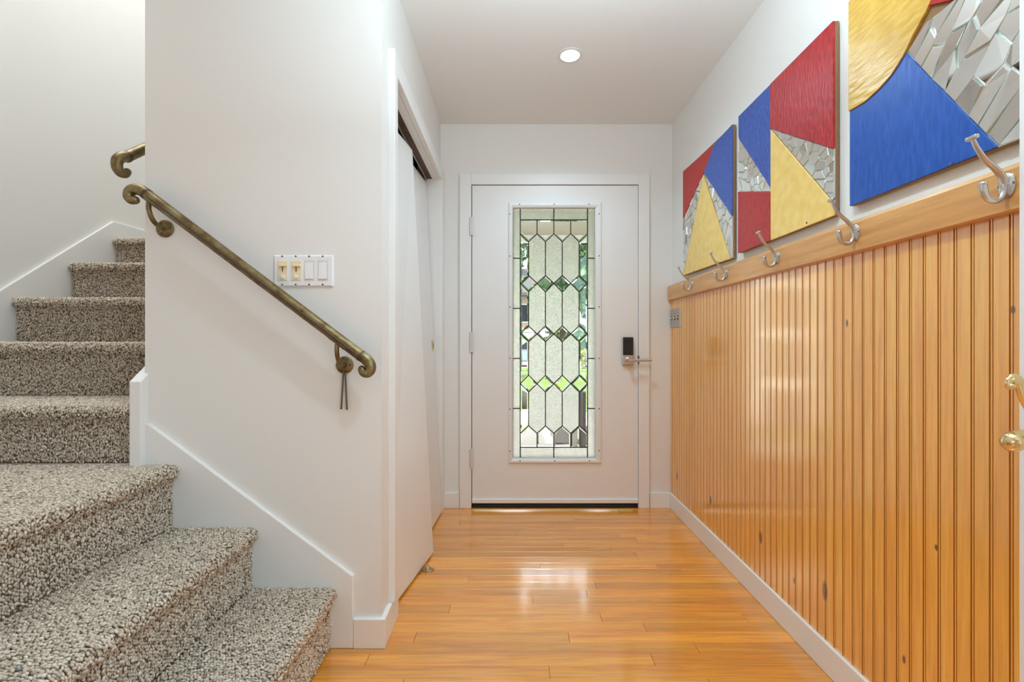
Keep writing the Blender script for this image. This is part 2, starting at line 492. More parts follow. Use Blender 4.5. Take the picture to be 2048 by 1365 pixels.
# closet casing
CF = -0.4287
trimbox('trim_1', XC - 0.002, CF, 1.667, 1.713, p.z, 2.135, label='near casing of the closet opening')
trimbox('trim_2', XC - 0.002, CF - 0.001, 1.713, 2.82, 2.055, 2.135, label='head casing of the closet opening')
trimbox('trim_3', XC - 0.002, CF, 2.802, YB - 0.002, 0, 2.13, label='far casing of the closet opening')
jm = MB()
jm.box(-0.49, XC - 0.0021, 1.712, 2.80, 2.0555, 2.072)
jm.box(XC - 0.115, XC - 0.001, 1.696, 1.711, 0, 2.20)
jm.box(XC - 0.13, XC - 0.001, 2.800, 2.812, 0, 2.20)
struct(jm.build('trim_4', M['trim'], bevel=0.001), 'white jamb inside the closet opening')
tr = MB()
tr.box(-0.522, -0.4895, 1.71, 2.80, 2.058, 2.13)
struct(tr.build('trim_5', M['track_brown']), 'raw brown wood of the closet door track')
tr = MB(); tr.box(-0.5275, -0.5222, 1.71, 2.80, 2.048, 2.09)
struct(tr.build('trim_6', M['plate_metal']), 'thin metal lip of the closet door track')

# front door casing
cas = MB()
xo0, xi0 = W(919, 0, YB - 0.02).x, W(942.5, 0, YB - 0.02).x
xi1, xo1 = W(1277.5, 0, YB - 0.02).x, W(1299, 0, YB - 0.02).x
zt0, zt1 = W(0, 369, YB - 0.02).z, W(0, 347, YB - 0.02).z
struct(MB().box(xo0, xi0, YB - 0.02, YB + 0.002, 0, zt1).build('trim_7', M['trim'], bevel=0.003), 'left casing of the front door')
struct(MB().box(xi1, xo1, YB - 0.02, YB + 0.002, 0, zt1).build('trim_8', M['trim'], bevel=0.003), 'right casing of the front door')
struct(MB().box(xi0, xi1, YB - 0.02, YB + 0.002, zt0, zt1).build('trim_9', M['trim'], bevel=0.003), 'head casing of the front door')
jb = MB()
jb.box(xi0 - 0.02, xi0 + 0.0, YB, YB + 0.14, 0, zt0 + .02); jb.box(xi1, xi1 + 0.02, YB, YB + 0.14, 0, zt0 + .02)
jb.box(xi0, xi1, YB, YB + 0.14, zt0, zt0 + 0.02)
# dark rebate that shows as the joint round the leaf
jb.box(xi0, xi1, YB + 0.045, YB + 0.06, 0, 0.03)
struct(jb.build('trim_10', M['dark_gap']), 'dark joint between front door and frame')
struct(MB().box(xi0, xi1, YB - 0.005, YB + 0.16, -0.01, 0.012).build('trim_11', M['dark_gap'], bevel=0.003), 'dark threshold under the front door')

# stair skirts
sk = [W(281, 848, 1.566), W(296, 848, 1.566), W(706, 1153, 1.566), W(706, 1303, 1.566), W(281, 1303, 1.566)]
for q in sk: q.z = max(q.z, 0.0)
struct(MB().prism(sk, (0, YH - 1.566 + 0.002, 0)).build('trim_12', M['trim'], bevel=0.004), 'white sloping skirt board on the handrail wall')
ps = [(-1.301, 1.546, 0.60), (-1.301, 1.546, 0.9216), (-1.301, 2.62, 0.9216 + (2.62 - 1.546) * .777), (-1.301, 2.62, 0.60)]
struct(MB().prism(ps, (0.0387, 0, 0)).build('trim_13', M['trim'], bevel=0.003), 'white end of the stairwell skirt at the wall corner')
ls = [(XL - .001, 0.3, 0.4), (XL - .001, 1.5, 0.75), (XL - .001, 1.5, 1.748 - (2.613 - 1.5) * .789), (XL - .001, 2.613, 1.748), (XL - .001, 4.3, 1.748), (XL - .001, 4.3, 1.2), (XL - .001, 1.6, 0.4)]
ls = [(XL - .001, 0.2, 0.4), (XL - .001, 0.2, 0.74), (XL - .001, 1.35, 0.74), (XL - .001, 2.613, 1.748), (XL - .001, 4.3, 1.748), (XL - .001, 4.3, 0.4)]
struct(MB().prism(ls, (0.015, 0, 0)).build('trim_14', M['trim'], bevel=0.003), 'white skirt board climbing the left wall')

# ------------------------------------------------------------------ wainscot planks, coat rail
pitch = 0.0388
prof = [(0, 0), (0, .0040), (.0010, .0085), (.0308, .0085), (.0318, .0046), (.0323, .0046), (.0334, .0078), (.0352, .0088), (.0370, .0078),
        (.0381, .0046), (.0386, .0046), (.0386, 0)]
mb = MB()
n = len(prof)
vs = [(-d, -y, 0.0) for y, d in prof] + [(-d, -y, 1.27) for y, d in prof]
for i in range(n):
    j = (i + 1) % n
    mb.add([vs[i], vs[j], vs[n + j], vs[n + i]], [(0, 1, 2, 3)], 1 if i in (0, 1, 3, 4, 5, 8, 9, 10) else 0)
mb.add(vs[:n], [tuple(range(n))]); mb.add(vs[n:], [tuple(range(n))])
plank_me = mb.mesh('wainscot_plank', [M['wainscot'], M['groove']])
y = YB - 0.001
while y > 0.86:
    o = bpy.data.objects.new('wainscot_plank', plank_me)
    COL.objects.link(o); o.parent = wall_right
    o.location = (1.0165, y, 0.06)
    y -= pitch
rl = MB()
RX = 0.990
zr0, zr1 = 1.316, 1.410
cs = [(XR, zr0), (RX, zr0), (RX - 0.003, zr0 + 0.004), (RX - 0.003, zr1 - 0.01), (RX + 0.001, zr1), (XR, zr1)]
rl.prism([(x, 0.86, z) for x, z in cs], (0, 2.885 - 0.86, 0))
tag(rl.build('coat_rail', M['rail'], bevel=0.0015), 'honey wood rail along the top of the beadboard wainscot carrying five hooks', 'rail')

# ------------------------------------------------------------------ stairs
stairs = thing('staircase', 'carpeted stairs turning at a landing with taupe loop pile carpet', 'staircase', (-1.2, 1.2, 0))

ICO_V = None
def ico():
    bm = bmesh.new(); bmesh.ops.create_icosphere(bm, subdivisions=1, radius=1.0)
    bm.verts.ensure_lookup_table()
    v = np.array([x.co[:] for x in bm.verts]); f = np.array([[a.index for a in fc.verts] for fc in bm.faces])
    bm.free(); return v, f
ICO_V, ICO_F = ico()

def nosing_path(run0, run1, ztop, zbot, over=0.022, r=0.021):
    """profile in (d, z): d grows towards the climber; run0 = far end of tread, run1 = riser plane"""
    pts = [(run0, ztop)]
    tip = run1 + over
    cx, cz = tip - r, ztop - r
    for k in range(0, 11):
        a = math.pi / 2 - math.pi * 1.0 * k / 10
        pts.append((cx + r * math.cos(a), cz + r * math.sin(a)))
    pts.append((run1 + 0.004, cz - r - 0.006))
    pts.append((run1, cz - r - 0.02))
    pts.append((run1, zbot))
    return pts

def tufts(path, w0, w1, to3d, sp_along=0.0082, sp_across=0.0064):
    P = np.array(path); seg = np.diff(P, axis=0); ln = np.hypot(seg[:, 0], seg[:, 1])
    cum = np.concatenate([[0], np.cumsum(ln)])
    na = int(cum[-1] / sp_along); nw = int(abs(w1 - w0) / sp_across)
    s, w = np.meshgrid(np.arange(na) + 0.5, np.arange(nw) + 0.5, indexing='ij')
    s = s + (np.arange(nw)[None, :] % 2) * 0.5
    s = s * sp_along + rng.uniform(-.3, .3, s.shape) * sp_along
    w = w * sp_across + rng.uniform(-.13, .13, w.shape) * sp_across
    s = np.clip(s.ravel(), 0.001, cum[-1] - 0.001); w = w.ravel() * np.sign(w1 - w0) + w0
    i = np.clip(np.searchsorted(cum, s) - 1, 0, len(ln) - 1)
    t = seg[i] / ln[i][:, None]
    pos = P[i] + t * (s - cum[i])[:, None]
    nrm = np.stack([t[:, 1] * -1, t[:, 0]], 1)      # outward: rotate tangent
    N = len(s)
    T3, N3, W3, O3 = to3d(t, nrm, pos, w)
    yaw = rng.normal(0, .30, N); c, sn = np.cos(yaw), np.sin(yaw)
    A = T3 * c[:, None] + W3 * sn[:, None]; B = -T3 * sn[:, None] + W3 * c[:, None]
    tilt = rng.normal(0, .3, N)
    A2 = A * np.cos(tilt)[:, None] + N3 * np.sin(tilt)[:, None]
    N2 = N3 * np.cos(tilt)[:, None] - A * np.sin(tilt)[:, None]
    la = rng.uniform(.0048, .0074, N); lb = rng.uniform(.0024, .0033, N); lc = rng.uniform(.0034, .0050, N)
    hgt = rng.normal(0.0, .0016, N)
    C = O3 + N3 * hgt[:, None]
    V = (C[:, None, :] + ICO_V[None, :, 0:1] * (A2 * la[:, None])[:, None, :] + ICO_V[None, :, 1:2] * (B * lb[:, None])[:, None, :]
         + ICO_V[None, :, 2:3] * (N2 * lc[:, None])[:, None, :])
    nv = len(ICO_V)
    F = (ICO_F[None] + (np.arange(N) * nv)[:, None, None]).reshape(-1, 3)
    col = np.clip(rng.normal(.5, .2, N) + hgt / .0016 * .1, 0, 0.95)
    fl = rng.random(N) < 0.004
    col[fl] = 1.0
    return V.reshape(-1, 3), F, np.repeat(col, nv)

def fast_mesh(name, V, F, mat, attr=None):
    me = bpy.data.meshes.new(name)
    me.vertices.add(len(V)); me.vertices.foreach_set('co', V.astype(np.float32).ravel())
    k = F.shape[1]
    me.loops.add(F.size); me.loops.foreach_set('vertex_index', F.astype(np.int32).ravel())
    me.polygons.add(len(F)); me.polygons.foreach_set('loop_start', np.arange(0, F.size, k, dtype=np.int32))
    me.polygons.foreach_set('use_smooth', np.ones(len(F), dtype=bool))
    if attr is not None:
        a = me.attributes.new('tuft', 'FLOAT', 'POINT'); a.data.foreach_set('value', attr.astype(np.float32))
    me.materials.append(mat)
    me.update(); me.validate()
    return me

def carpet_step(path, w0, w1, axis):
    """axis 'x': path d -> +X, width along Y;  axis 'y': path d -> -Y, width along X"""
    if axis == 'x':
        P3 = lambda d, z, w: (d, w, z)
        def to3d(t, n, pos, w):
            z0 = np.zeros(len(w))
            return (np.stack([t[:, 0], z0, t[:, 1]], 1), np.stack([n[:, 0], z0, n[:, 1]], 1), np.stack([z0, z0 + 1, z0], 1), np.stack([pos[:, 0], w, pos[:, 1]], 1))
        wv = Vector((0, w1 - w0, 0))
    else:
        P3 = lambda d, z, w: (w, -d, z)
        def to3d(t, n, pos, w):
            z0 = np.zeros(len(w))
            return (np.stack([z0, -t[:, 0], t[:, 1]], 1), np.stack([z0, -n[:, 0], n[:, 1]], 1), np.stack([z0 + 1, z0, z0], 1), np.stack([w, -pos[:, 0], pos[:, 1]], 1))
        wv = Vector((w1 - w0, 0, 0))
    inner = [(path[0][0], path[-1][1])]
    poly = [P3(d, z - 0.002, w0) for d, z in path] + [P3(d, z, w0) for d, z in inner]
    base = MB().prism(poly, wv).build('carpeted_step', M['carpet_base'], stairs)
    V, F, col = tufts(path, w0, w1, to3d)
    pile = bpy.data.objects.new('carpet_pile', fast_mesh('carpet_pile', V, F, M['carpet'], col))
    COL.objects.link(pile)
    pile.parent = base
    pile.matrix_parent_inverse = Matrix.Translation(-root_loc(base))
    pile['kind'] = 'stuff'
    return base

SZ = [0.214, 0.421, 0.637, 0.840, 1.055, 1.262, 1.468, 1.655]
tip = [W(676, 0, 1.566).x, W(520, 0, 1.566).x, W(361, 0, 1.566).x]
Y0, Y1 = 0.45, 1.5655
for k in range(3):
    run1 = tip[k] - 0.022 - 0.006
    run0 = tip[k + 1] - 0.03 if k < 2 else XL + 0.02
    zb = 0.004 if k == 0 else SZ[k - 1] + 0.002
    carpet_step(nosing_path(run0, run1, SZ[k] - 0.005, zb), Y1, Y0, 'x')
# the landing part of step 3 reaches the foot of the upper flight: it is the same tread
risers = [1.577, 1.840, 2.103, 2.367, 2.630]
for k in range(5):
    zt = SZ[3 + k] - 0.005
    y_r = risers[k]; y_n = risers[k + 1] if k < 4 else 3.2
    w0, w1 = (XL + 0.017), (-1.303)
    carpet_step(nosing_path(-y_n, -y_r - 0.0 + 0.004, zt, SZ[2 + k] + 0.002), w0, w1, 'y')

# ------------------------------------------------------------------ handrails
def bez(pts, n=24):
    """Catmull-Rom through pts"""
    P = [Vector(p) for p in pts]; P = [P[0] * 2 - P[1]] + P + [P[-1] * 2 - P[-2]]
    out = []
    m = len(P) - 3
    for s in range(m):
        p0, p1_, p2, p3 = P[s:s + 4]
        for k in range(n // m + 1):
            t = k / (n // m + 1)
            out.append(0.5 * ((2 * p1_) + (p2 - p0) * t + (2 * p0 - 5 * p1_ + 4 * p2 - p3) * t * t + (3 * p1_ - p0 - 3 * p2 + p3) * t ** 3))
    out.append(P[-2]); return out

RY = 1.508
RR = 0.0182
def scroll_tube(mb, pts, r0, r1):
    path = bez(pts, 30); n = len(path)
    rad = [r0 * 1.04 + (r1 - r0 * 1.04) * (i / (n - 1)) ** 1.5 for i in range(n)]
    # rounded tip
    d = (path[-1] - path[-2]).normalized()
    for k in range(1, 6):
        a = k / 5 * math.pi / 2
        path.append(path[n - 1] + d * math.sin(a) * r1); rad.append(max(r1 * math.cos(a), 0.0004))
    mb.tube(path, rad, 20)

A, B = W(294, 389, RY), W(722, 712, RY)
hr = thing('handrail', 'long bronze handrail sloping down the white wall to a curled end', 'handrail', tuple(A))
d = (B - A).normalized()
MB().tube([A + d * ((B - A).length * i / 12) for i in range(13)], RR, 20).build('rail', M['bronze'], hr, smooth=50)
nrm = Vector((-d.z, 0, d.x))
off = (Vector((0, -1, 0)) * 0.985 - nrm * 0.05).normalized() if False else Vector((0, -0.97, 0)) + Vector((-d.z, 0, d.x)) * -0.1
MB().tube([A + off * RR + d * 0.02, A + off * RR + d * 0.36, B + off * RR - d * 0.02], [0.003, 0.0045, 0.003], 8).build('seam', M['bronze_dark'], hr, smooth=50)
mb = MB(); scroll_tube(mb, [W(*q, RY) for q in ((294, 389), (283, 381.5), (270, 378.5), (260, 383.5), (257.5, 392.5), (262, 399.5), (270, 400.5))], RR, 0.0135)
mb.build('scroll_end', M['bronze'], hr, smooth=60)
mb = MB(); scroll_tube(mb, [W(*q, RY) for q in ((722, 712), (733, 720), (740.5, 730), (741, 740.5), (735, 747), (727, 745.5), (723.5, 739))], RR, 0.0125)
mb.build('scroll_end', M['bronze'], hr, smooth=60)
# joint rings
for q, s in ((A, 1), (B, -1)):
    MB().tube([q - d * 0.004, q + d * 0.004], RR * 1.06, 20).build('joint_ring', M['bronze_dark'], hr, smooth=40)
for (fx, fy) in ((331, 458), (689.7, 730.5)):
    f = W(fx, fy, YH)
    g = A + d * ((f.x - A.x) / d.x)
    br = MB()
    br.lathe([(0.030, 0.0), (0.030, 0.004), (0.028, 0.006), (0.010, 0.007), (0.0085, 0.012)], f, (0, -1, 0), 28)
    top = g - nrm * 0 + Vector((0, 0, -RR * 1.2))
    br.tube(bez([f + Vector((0, -0.004, 0)), f + Vector((0, -0.030, 0.002)), f + Vector((0, -0.056, 0.016)), f + Vector((0, -(YH - RY) + 0.0, 0.045)), top], 20), 0.0075, 14)
    bo = br.build('bracket', M['bronze'], hr, smooth=45)
    c = g + Vector((0, 0, -RR * 1.22))
    MB().prism([c + d * 0.032 + Vector((0, -.009, 0)), c - d * 0.032 + Vector((0, -.009, 0)), c - d * 0.032 + Vector((0, .009, 0)), c + d * 0.032 + Vector((0, .009, 0))],
               (0, 0, 0.0045)).build('saddle', M['bronze'], bo, bevel=0.001)
    for a in (0.05, 2.2, 4.25):
        q = f + Vector((math.cos(a) * 0.0205, -0.0055, math.sin(a) * 0.0205))
        MB().lathe([(0.0042, 0), (0.0042, 0.0012), (0.0022, 0.0018), (0.0015, 0.0005)], q, (0, -1, 0), 12).build('screw', M['bronze_dark'], bo, smooth=40)

# stairwell rail
RX2 = -1.356
U = lambda px, py: None
P0 = Vector((RX2, 1.60, 1.708))
hr2 = thing('handrail', 'bronze handrail end curling out of the stairwell behind the wall corner', 'handrail', tuple(P0))
d2 = Vector((0, 1, 0.777)).normalized()
MB().tube([P0, P0 + d2 * 0.7, P0 + d2 * 1.7], RR, 20).build('rail', M['bronze'], hr2, smooth=50)
MB().tube([P0 - d2 * 0.004, P0 + d2 * 0.006], RR * 1.07, 20).build('joint_ring', M['bronze_dark'], hr2, smooth=40)
loc2 = [(0, 0), (-0.020, -0.009), (-0.036, -0.028), (-0.037, -0.050), (-0.024, -0.064), (-0.006, -0.062), (0.003, -0.052)]
mb = MB(); scroll_tube(mb, [P0 + Vector((0, a, b)) for a, b in loc2], RR, 0.0130)
mb.build('scroll_end', M['bronze'], hr2, smooth=60)
f = Vector((XS, 1.80, P0.z + 0.2 * .777 - 0.09))
br = MB()
br.lathe([(0.030, 0.0), (0.030, 0.004), (0.028, 0.006), (0.0085, 0.012)], f, (-1, 0, 0), 28)
br.tube(bez([f + Vector((-.004, 0, 0)), f + Vector((-.06, 0, 0.012)), f + Vector((-.082, 0, 0.045)), f + Vector((-.082, 0, 0.072))], 16), 0.0075, 14)
br.build('bracket', M['bronze'], hr2, smooth=45)

# two rods hanging under the lower bracket
for (x0, yy0, x1, yy1), lab in (((687, 744, 682.5, 819), 'left one of two thin dark rods hanging under the lower handrail bracket'),
                                ((690.5, 744, 694, 820), 'right one of two thin brown rods hanging under the lower handrail bracket')):
    mb = MB(); a, b = W(x0, yy0, 1.569), W(x1, yy1, 1.569)
    mb.tube([a, a + (b - a) * .5, b], 0.0030, 10)
    mb.tube([b - (b - a).normalized() * .004, b], 0.0036, 10)
    tag(mb.build('metal_rod', M['rod'], smooth=50), lab, 'rod')

# ------------------------------------------------------------------ light switches
ys = YH - 0.007
a, b = W(546, 509.5, ys), W(667, 574.5, ys)
sw = thing('light_switch', 'white four gang switch plate with two ivory dimmers above the sloping handrail', 'light switch', ((a.x + b.x) / 2, YH, (a.z + b.z) / 2))
pl = MB()
f0 = [(a.x, YH, b.z), (b.x, YH, b.z), (b.x, YH, a.z), (a.x, YH, a.z)]
i_ = 0.005
f1 = [(a.x + i_, ys, b.z + i_), (b.x - i_, ys, b.z + i_), (b.x - i_, ys, a.z - i_), (a.x + i_, ys, a.z - i_)]
pl.frustum(f0, f1)
plate = pl.build('switch_plate', M['white_plastic'], sw, bevel=0.0015)
def rect(px0, py0, px1, py1, yf, thick):
    p0, p1 = W(px0, py0, yf), W(px1, py1, yf)
    return MB().box(p0.x, p1.x, yf, yf + thick, p1.z, p0.z)
for x0 in (555.3, 582.6):
    dm = rect(x0, 522, x0 + 19.3, 561.3, ys - 0.002, 0.006).build('dimmer', M['ivory'], sw, bevel=0.0008)
    rect(x0 + 8.6, 533, x0 + 10.2, 544, ys - 0.0026, 0.003).build('slot', M['dark_gap'], dm)
    rect(x0 + 1.6, 529.2, x0 + 17.5, 533.2, ys - 0.010, 0.009).build('slider', M['ivory'], dm, bevel=0.0015)
    rect(x0 + 5.0, 549.5, x0 + 12.8, 557, ys - 0.006, 0.005).build('button', M['white_plastic'], dm, bevel=0.0012)
for x0 in (608.8, 636.0):
    fr = rect(x0, 521, x0 + 20, 561, ys - 0.0012, 0.004).build('switch_frame', M['dark_gap'] if False else M['hinge'], sw, bevel=0.0005)
    p0, p1 = W(x0 + 1.4, 522.6, ys), W(x0 + 17.6, 558.5, ys)
    rk = MB(); rk.add([(p0.x, ys - .001, p0.z), (p1.x, ys - .001, p0.z), (p1.x, ys - .0045, p1.z), (p0.x, ys - .0045, p1.z),
                       (p0.x, ys + .001, p0.z), (p1.x, ys + .001, p0.z), (p1.x, ys + .001, p1.z), (p0.x, ys + .001, p1.z)],
                      [(0, 1, 2, 3), (7, 6, 5, 4), (0, 4, 5, 1), (1, 5, 6, 2), (2, 6, 7, 3), (3, 7, 4, 0)])
    rk.build('rocker', M['white_plastic'], sw, bevel=0.0006)
for x0 in (564.4, 591.5, 618.3, 645.4):
    for yy in (513.0, 569.5):
        q = W(x0, yy, ys)
        MB().lathe([(0.0032, 0.0), (0.0032, 0.0008), (0.0018, 0.0014)], q, (0, -1, 0), 10).build('screw', M['screw'], plate, smooth=40)

q0, q1 = WX(1338.7, 614, 1.004), WX(1360, 655, 1.004)
ya, yb_, za, zb = q0.y, q1.y, 1.142, 1.262
ya = min(ya, YB - 0.004)
s3 = thing('light_switch', 'brushed metal three gang toggle switch plate at the far end of the wainscot', 'light switch', (1.008, (ya + yb_) / 2, (za + zb) / 2))
pl = MB(); c_ = 0.004
pl.frustum([(1.0085, yb_, za), (1.0085, ya, za), (1.0085, ya, zb), (1.0085, yb_, zb)],
           [(1.0030, yb_ + c_, za + c_), (1.0030, ya - c_, za + c_), (1.0030, ya - c_, zb - c_), (1.0030, yb_ + c_, zb - c_)])
pl3 = pl.build('switch_plate', M['plate_metal'], s3, bevel=0.001)
for k in range(3):
    yc = yb_ + (ya - yb_) * (0.2 + 0.3 * k)
    zc = (za + zb) / 2
    MB().box(1.0015, 1.004, yc - .006, yc + .006, zc - .013, zc + .013).build('slot', M['dark_gap'], s3)
    tg = MB(); tg.frustum([(1.003, yc - .005, zc - .006), (1.003, yc + .005, zc - .006), (1.003, yc + .005, zc + .006), (1.003, yc - .005, zc + .006)],
                          [(0.990, yc - .0038, zc + .004), (0.990, yc + .0038, zc + .004), (0.990, yc + .0038, zc + .010), (0.990, yc - .0038, zc + .010)])
    tg.build('toggle', M['ivory'], s3, bevel=0.001)
    for zz in (zc - .03, zc + .03):
        MB().lathe([(0.003, 0.0), (0.003, 0.0008), (0.0018, 0.0014)], (1.0032, yc, zz), (-1, 0, 0), 10).build('screw', M['screw'], pl3, smooth=40)

# ------------------------------------------------------------------ coat hooks
def hook_meshes():
    """local frame: -X out of the wall, Y along the wall, Z up, origin on the rail face"""
    plate = MB()
    n = 24
    ring = lambda rx, rz, x: [(x, rx * math.cos(2 * math.pi * k / n), rz * math.sin(2 * math.pi * k / n)) for k in range(n)]
    plate.frustum(ring(.0165, .025, 0), ring(.0160, .0245, -.003))
    plate.frustum(ring(.0160, .0245, -.003), ring(.0095, .016, -.0062))
    up = MB()
    path = bez([(-.004, 0, .000), (-.012, 0, .018), (-.0250, 0, .0335), (-.0460, 0, .0520), (-.0615, 0, .0745), (-.0700, 0, .0925)], 30)
    n_ = len(path)
    up.tube(path, [.0080 - .0040 * (i / (n_ - 1)) ** .7 for i in range(n_)], 14, squash=(0.8, 1.15), up=(0, 0, 1))
    head = MB()
    head.box(-.0755, -.0665, -.0115, .0115, .0905, .0985)
    lo = MB()
    path = bez([(-.004, 0, .004), (-.007, 0, -.014), (-.014, 0, -.027), (-.026, 0, -.0315), (-.039, 0, -.027), (-.047, 0, -.014), (-.0500, 0, .003)], 36)
    n_ = len(path)
    lo.tube(path, [.0072 - .0026 * math.sin(math.pi * min(1, i / (n_ - 1) * 1.15)) for i in range(n_)], 14, squash=(0.85, 1.1), up=(0, 1, 0))
    lo.ball(path[-1], .0070, 12, 8, (0.95, 1.25, .8))
    sc = MB()
    sc.lathe([(.0034, 0), (.0034, .0010), (.0020, .0016)], (-.0030, -.0125, .001), (-1, 0, 0), 12)
    sc2 = MB(); sc2.lathe([(.0034, 0), (.0034, .0010), (.0020, .0016)], (-.0030, .0125, .001), (-1, 0, 0), 12)
    return [('back_plate', plate.mesh('back_plate', M['steel'], 40), 0), ('upper_arm', up.mesh('upper_arm', M['steel'], 50), 0),
            ('arm_head', head.mesh('arm_head', M['steel'], 40), .0022), ('lower_hook', lo.mesh('lower_hook', M['steel'], 50), 0),
            ('screw', sc.mesh('screw', M['screw'], 40), 0), ('screw', sc2.mesh('screw', M['screw'], 40), 0)]
hm = hook_meshes()
hook_labels = ['satin nickel coat hook at the far left end of the wood rail', 'satin nickel coat hook below the yellow triangle of the farthest painting',
               'satin nickel coat hook below the small red block of the middle painting', 'satin nickel coat hook below the lower right corner of the middle painting',
               'largest nearest satin nickel coat hook below the big blue painting']
for py_, lab in zip((2.5025, 2.10, 1.693, 1.306, 0.906), hook_labels):
    h = thing('coat_hook', lab, 'coat hook', (RX - .003, py_, 1.370), 'coat hooks on the wood rail')
    for nm, me, bv in hm:
        o = bpy.data.objects.new(nm, me); COL.objects.link(o); o.parent = h
        if bv:
            bmod = o.modifiers.new('bevel', 'BEVEL'); bmod.width = bv; bmod.segments = 3

# ------------------------------------------------------------------ paintings
def clip_half(poly, n, c):
    """keep points with n.p <= c"""
    out = []
    for i in range(len(poly)):
        a, b = poly[i], poly[(i + 1) % len(poly)]
        da, db = n[0] * a[0] + n[1] * a[1] - c, n[0] * b[0] + n[1] * b[1] - c
        if da <= 0: out.append(a)
        if da * db < 0:
            t = da / (da - db); out.append((a[0] + (b[0] - a[0]) * t, a[1] + (b[1] - a[1]) * t))
    return out

def area(p):
    return 0.5 * sum(p[i][0] * p[(i + 1) % len(p)][1] - p[(i + 1) % len(p)][0] * p[i][1] for i in range(len(p)))

def shrink(poly, d):
    """offset a convex polygon inwards"""
    if area(poly) < 0: poly = poly[::-1]
    res = poly
    n = len(poly)
    for i in range(n):
        a, b = poly[i], poly[(i + 1) % n]
        ex, ey = b[0] - a[0], b[1] - a[1]; l = math.hypot(ex, ey)
        if l < 1e-7: continue
        nx, ny = ey / l, -ex / l
        res = clip_half(res, (nx, ny), nx * a[0] + ny * a[1] - d)
        if len(res) < 3: return []
    return res

def shards(region, n, ang, stretch, seed):
    """convex region (s,z): elongated Voronoi cells"""
    r = random.Random(seed)
    ca, sa = math.cos(ang), math.sin(ang)
    fw = lambda p: ((p[0] * ca + p[1] * sa) / stretch, -p[0] * sa + p[1] * ca)
    bw = lambda p: (p[0] * stretch * ca - p[1] * sa, p[0] * stretch * sa + p[1] * ca)
    R = [fw(p) for p in region]
    if area(R) < 0: R = R[::-1]
    xs, ys_ = [p[0] for p in R], [p[1] for p in R]
    def inside(p):
        return all((R[(i + 1) % len(R)][0] - R[i][0]) * (p[1] - R[i][1]) - (R[(i + 1) % len(R)][1] - R[i][1]) * (p[0] - R[i][0]) >= 0 for i in range(len(R)))
    seeds = []
    tries = 0
    mind = math.sqrt(abs(area(R)) / n) * 0.62
    while len(seeds) < n and tries < 20000:
        tries += 1
        p = (r.uniform(min(xs), max(xs)), r.uniform(min(ys_), max(ys_)))
        if inside(p) and all(math.hypot(p[0] - q[0], p[1] - q[1]) > mind * (0.6 + 0.4 * (tries < 6000)) for q in seeds): seeds.append(p)
    cells = []
    for i, p in enumerate(seeds):
        c = list(R)
        for j, q in enumerate(seeds):
            if i == j: continue
            nx, ny = q[0] - p[0], q[1] - p[1]
            m = ((p[0] + q[0]) / 2, (p[1] + q[1]) / 2)
            c = clip_half(c, (nx, ny), nx * m[0] + ny * m[1])
            if len(c) < 3: break
        if len(c) >= 3: cells.append([bw(v) for v in c])
    return cells

def ps_(px, py, x=1.0):
    q = WX(px, py, x); return (q.y, q.z)

XP = 1.003   # face of the boards
def board(name, corners, label, loc):
    t = thing(name, label, 'painting', loc, 'mosaic paintings on the right wall')
    MB().prism([(XP, s, z) for s, z in corners], (0.012, 0, 0)).build('board', M['hardboard'], t, bevel=0.001)
    return t
def field(t, poly, mat, thick=0.006, name='painted_field', bevel=0.0015, label=None):
    o = MB().prism([(XP + 0.0005, s, z) for s, z in poly], (-thick, 0, 0)).build(name, M[mat], t, bevel=bevel)
    if label: o['label'] = label
    return o
def mosaic(t, region, n, ang, stretch, seed, tilt=0.05):
    MB().prism([(XP + 0.0003, s, z) for s, z in region], (-0.0016, 0, 0)).build('mosaic_bed', M['grout'], t)
    r = random.Random(seed + 99)
    for c in shards(region, n, ang, stretch, seed):
        c = shrink(c, 0.0007)
        if len(c) < 3 or abs(area(c)) < 2.5e-5: continue
        top = shrink(c, 0.0022)
        # a top of the same vertex count keeps the bevel simple: scale towards the centroid
        cx = sum(p[0] for p in c) / len(c); cz = sum(p[1] for p in c) / len(c)
        size = math.sqrt(abs(area(c)))
        k = max(0.6, 1 - 0.0022 / max(size * .5, .004))
        ty, tz = r.gauss(0, tilt), r.gauss(0, tilt)
        h0 = 0.0045 + r.uniform(-.0006, .0012)
        bot = [(XP - 0.001, s, z) for s, z in c]
        tp = []
        for s, z in c:
            s2, z2 = cx + (s - cx) * k, cz + (z - cz) * k
            tp.append((XP - h0 - max(-.0025, min(.0025, (s2 - cx) * ty + (z2 - cz) * tz)), s2, z2))
        n_ = len(c)
        mb = MB()
        mb.add(bot + tp, [(i, (i + 1) % n_, n_ + (i + 1) % n_, n_ + i) for i in range(n_)] + [tuple(range(n_))], 1)
        mb.add(tp, [tuple(range(n_))], 0)
        mb.build('mirror_shard', [M['mirror'], M['mirror_edge']], t)
def nails(t, pts):
    for px, py in pts:
        s, z = ps_(px, py, XP - 0.006)
        MB().lathe([(.0035, 0), (.0035, .0010), (.0015, .0016)], (XP - .0055, s, z), (-1, 0, 0), 10).build('nail', M['screw'], t, smooth=40)

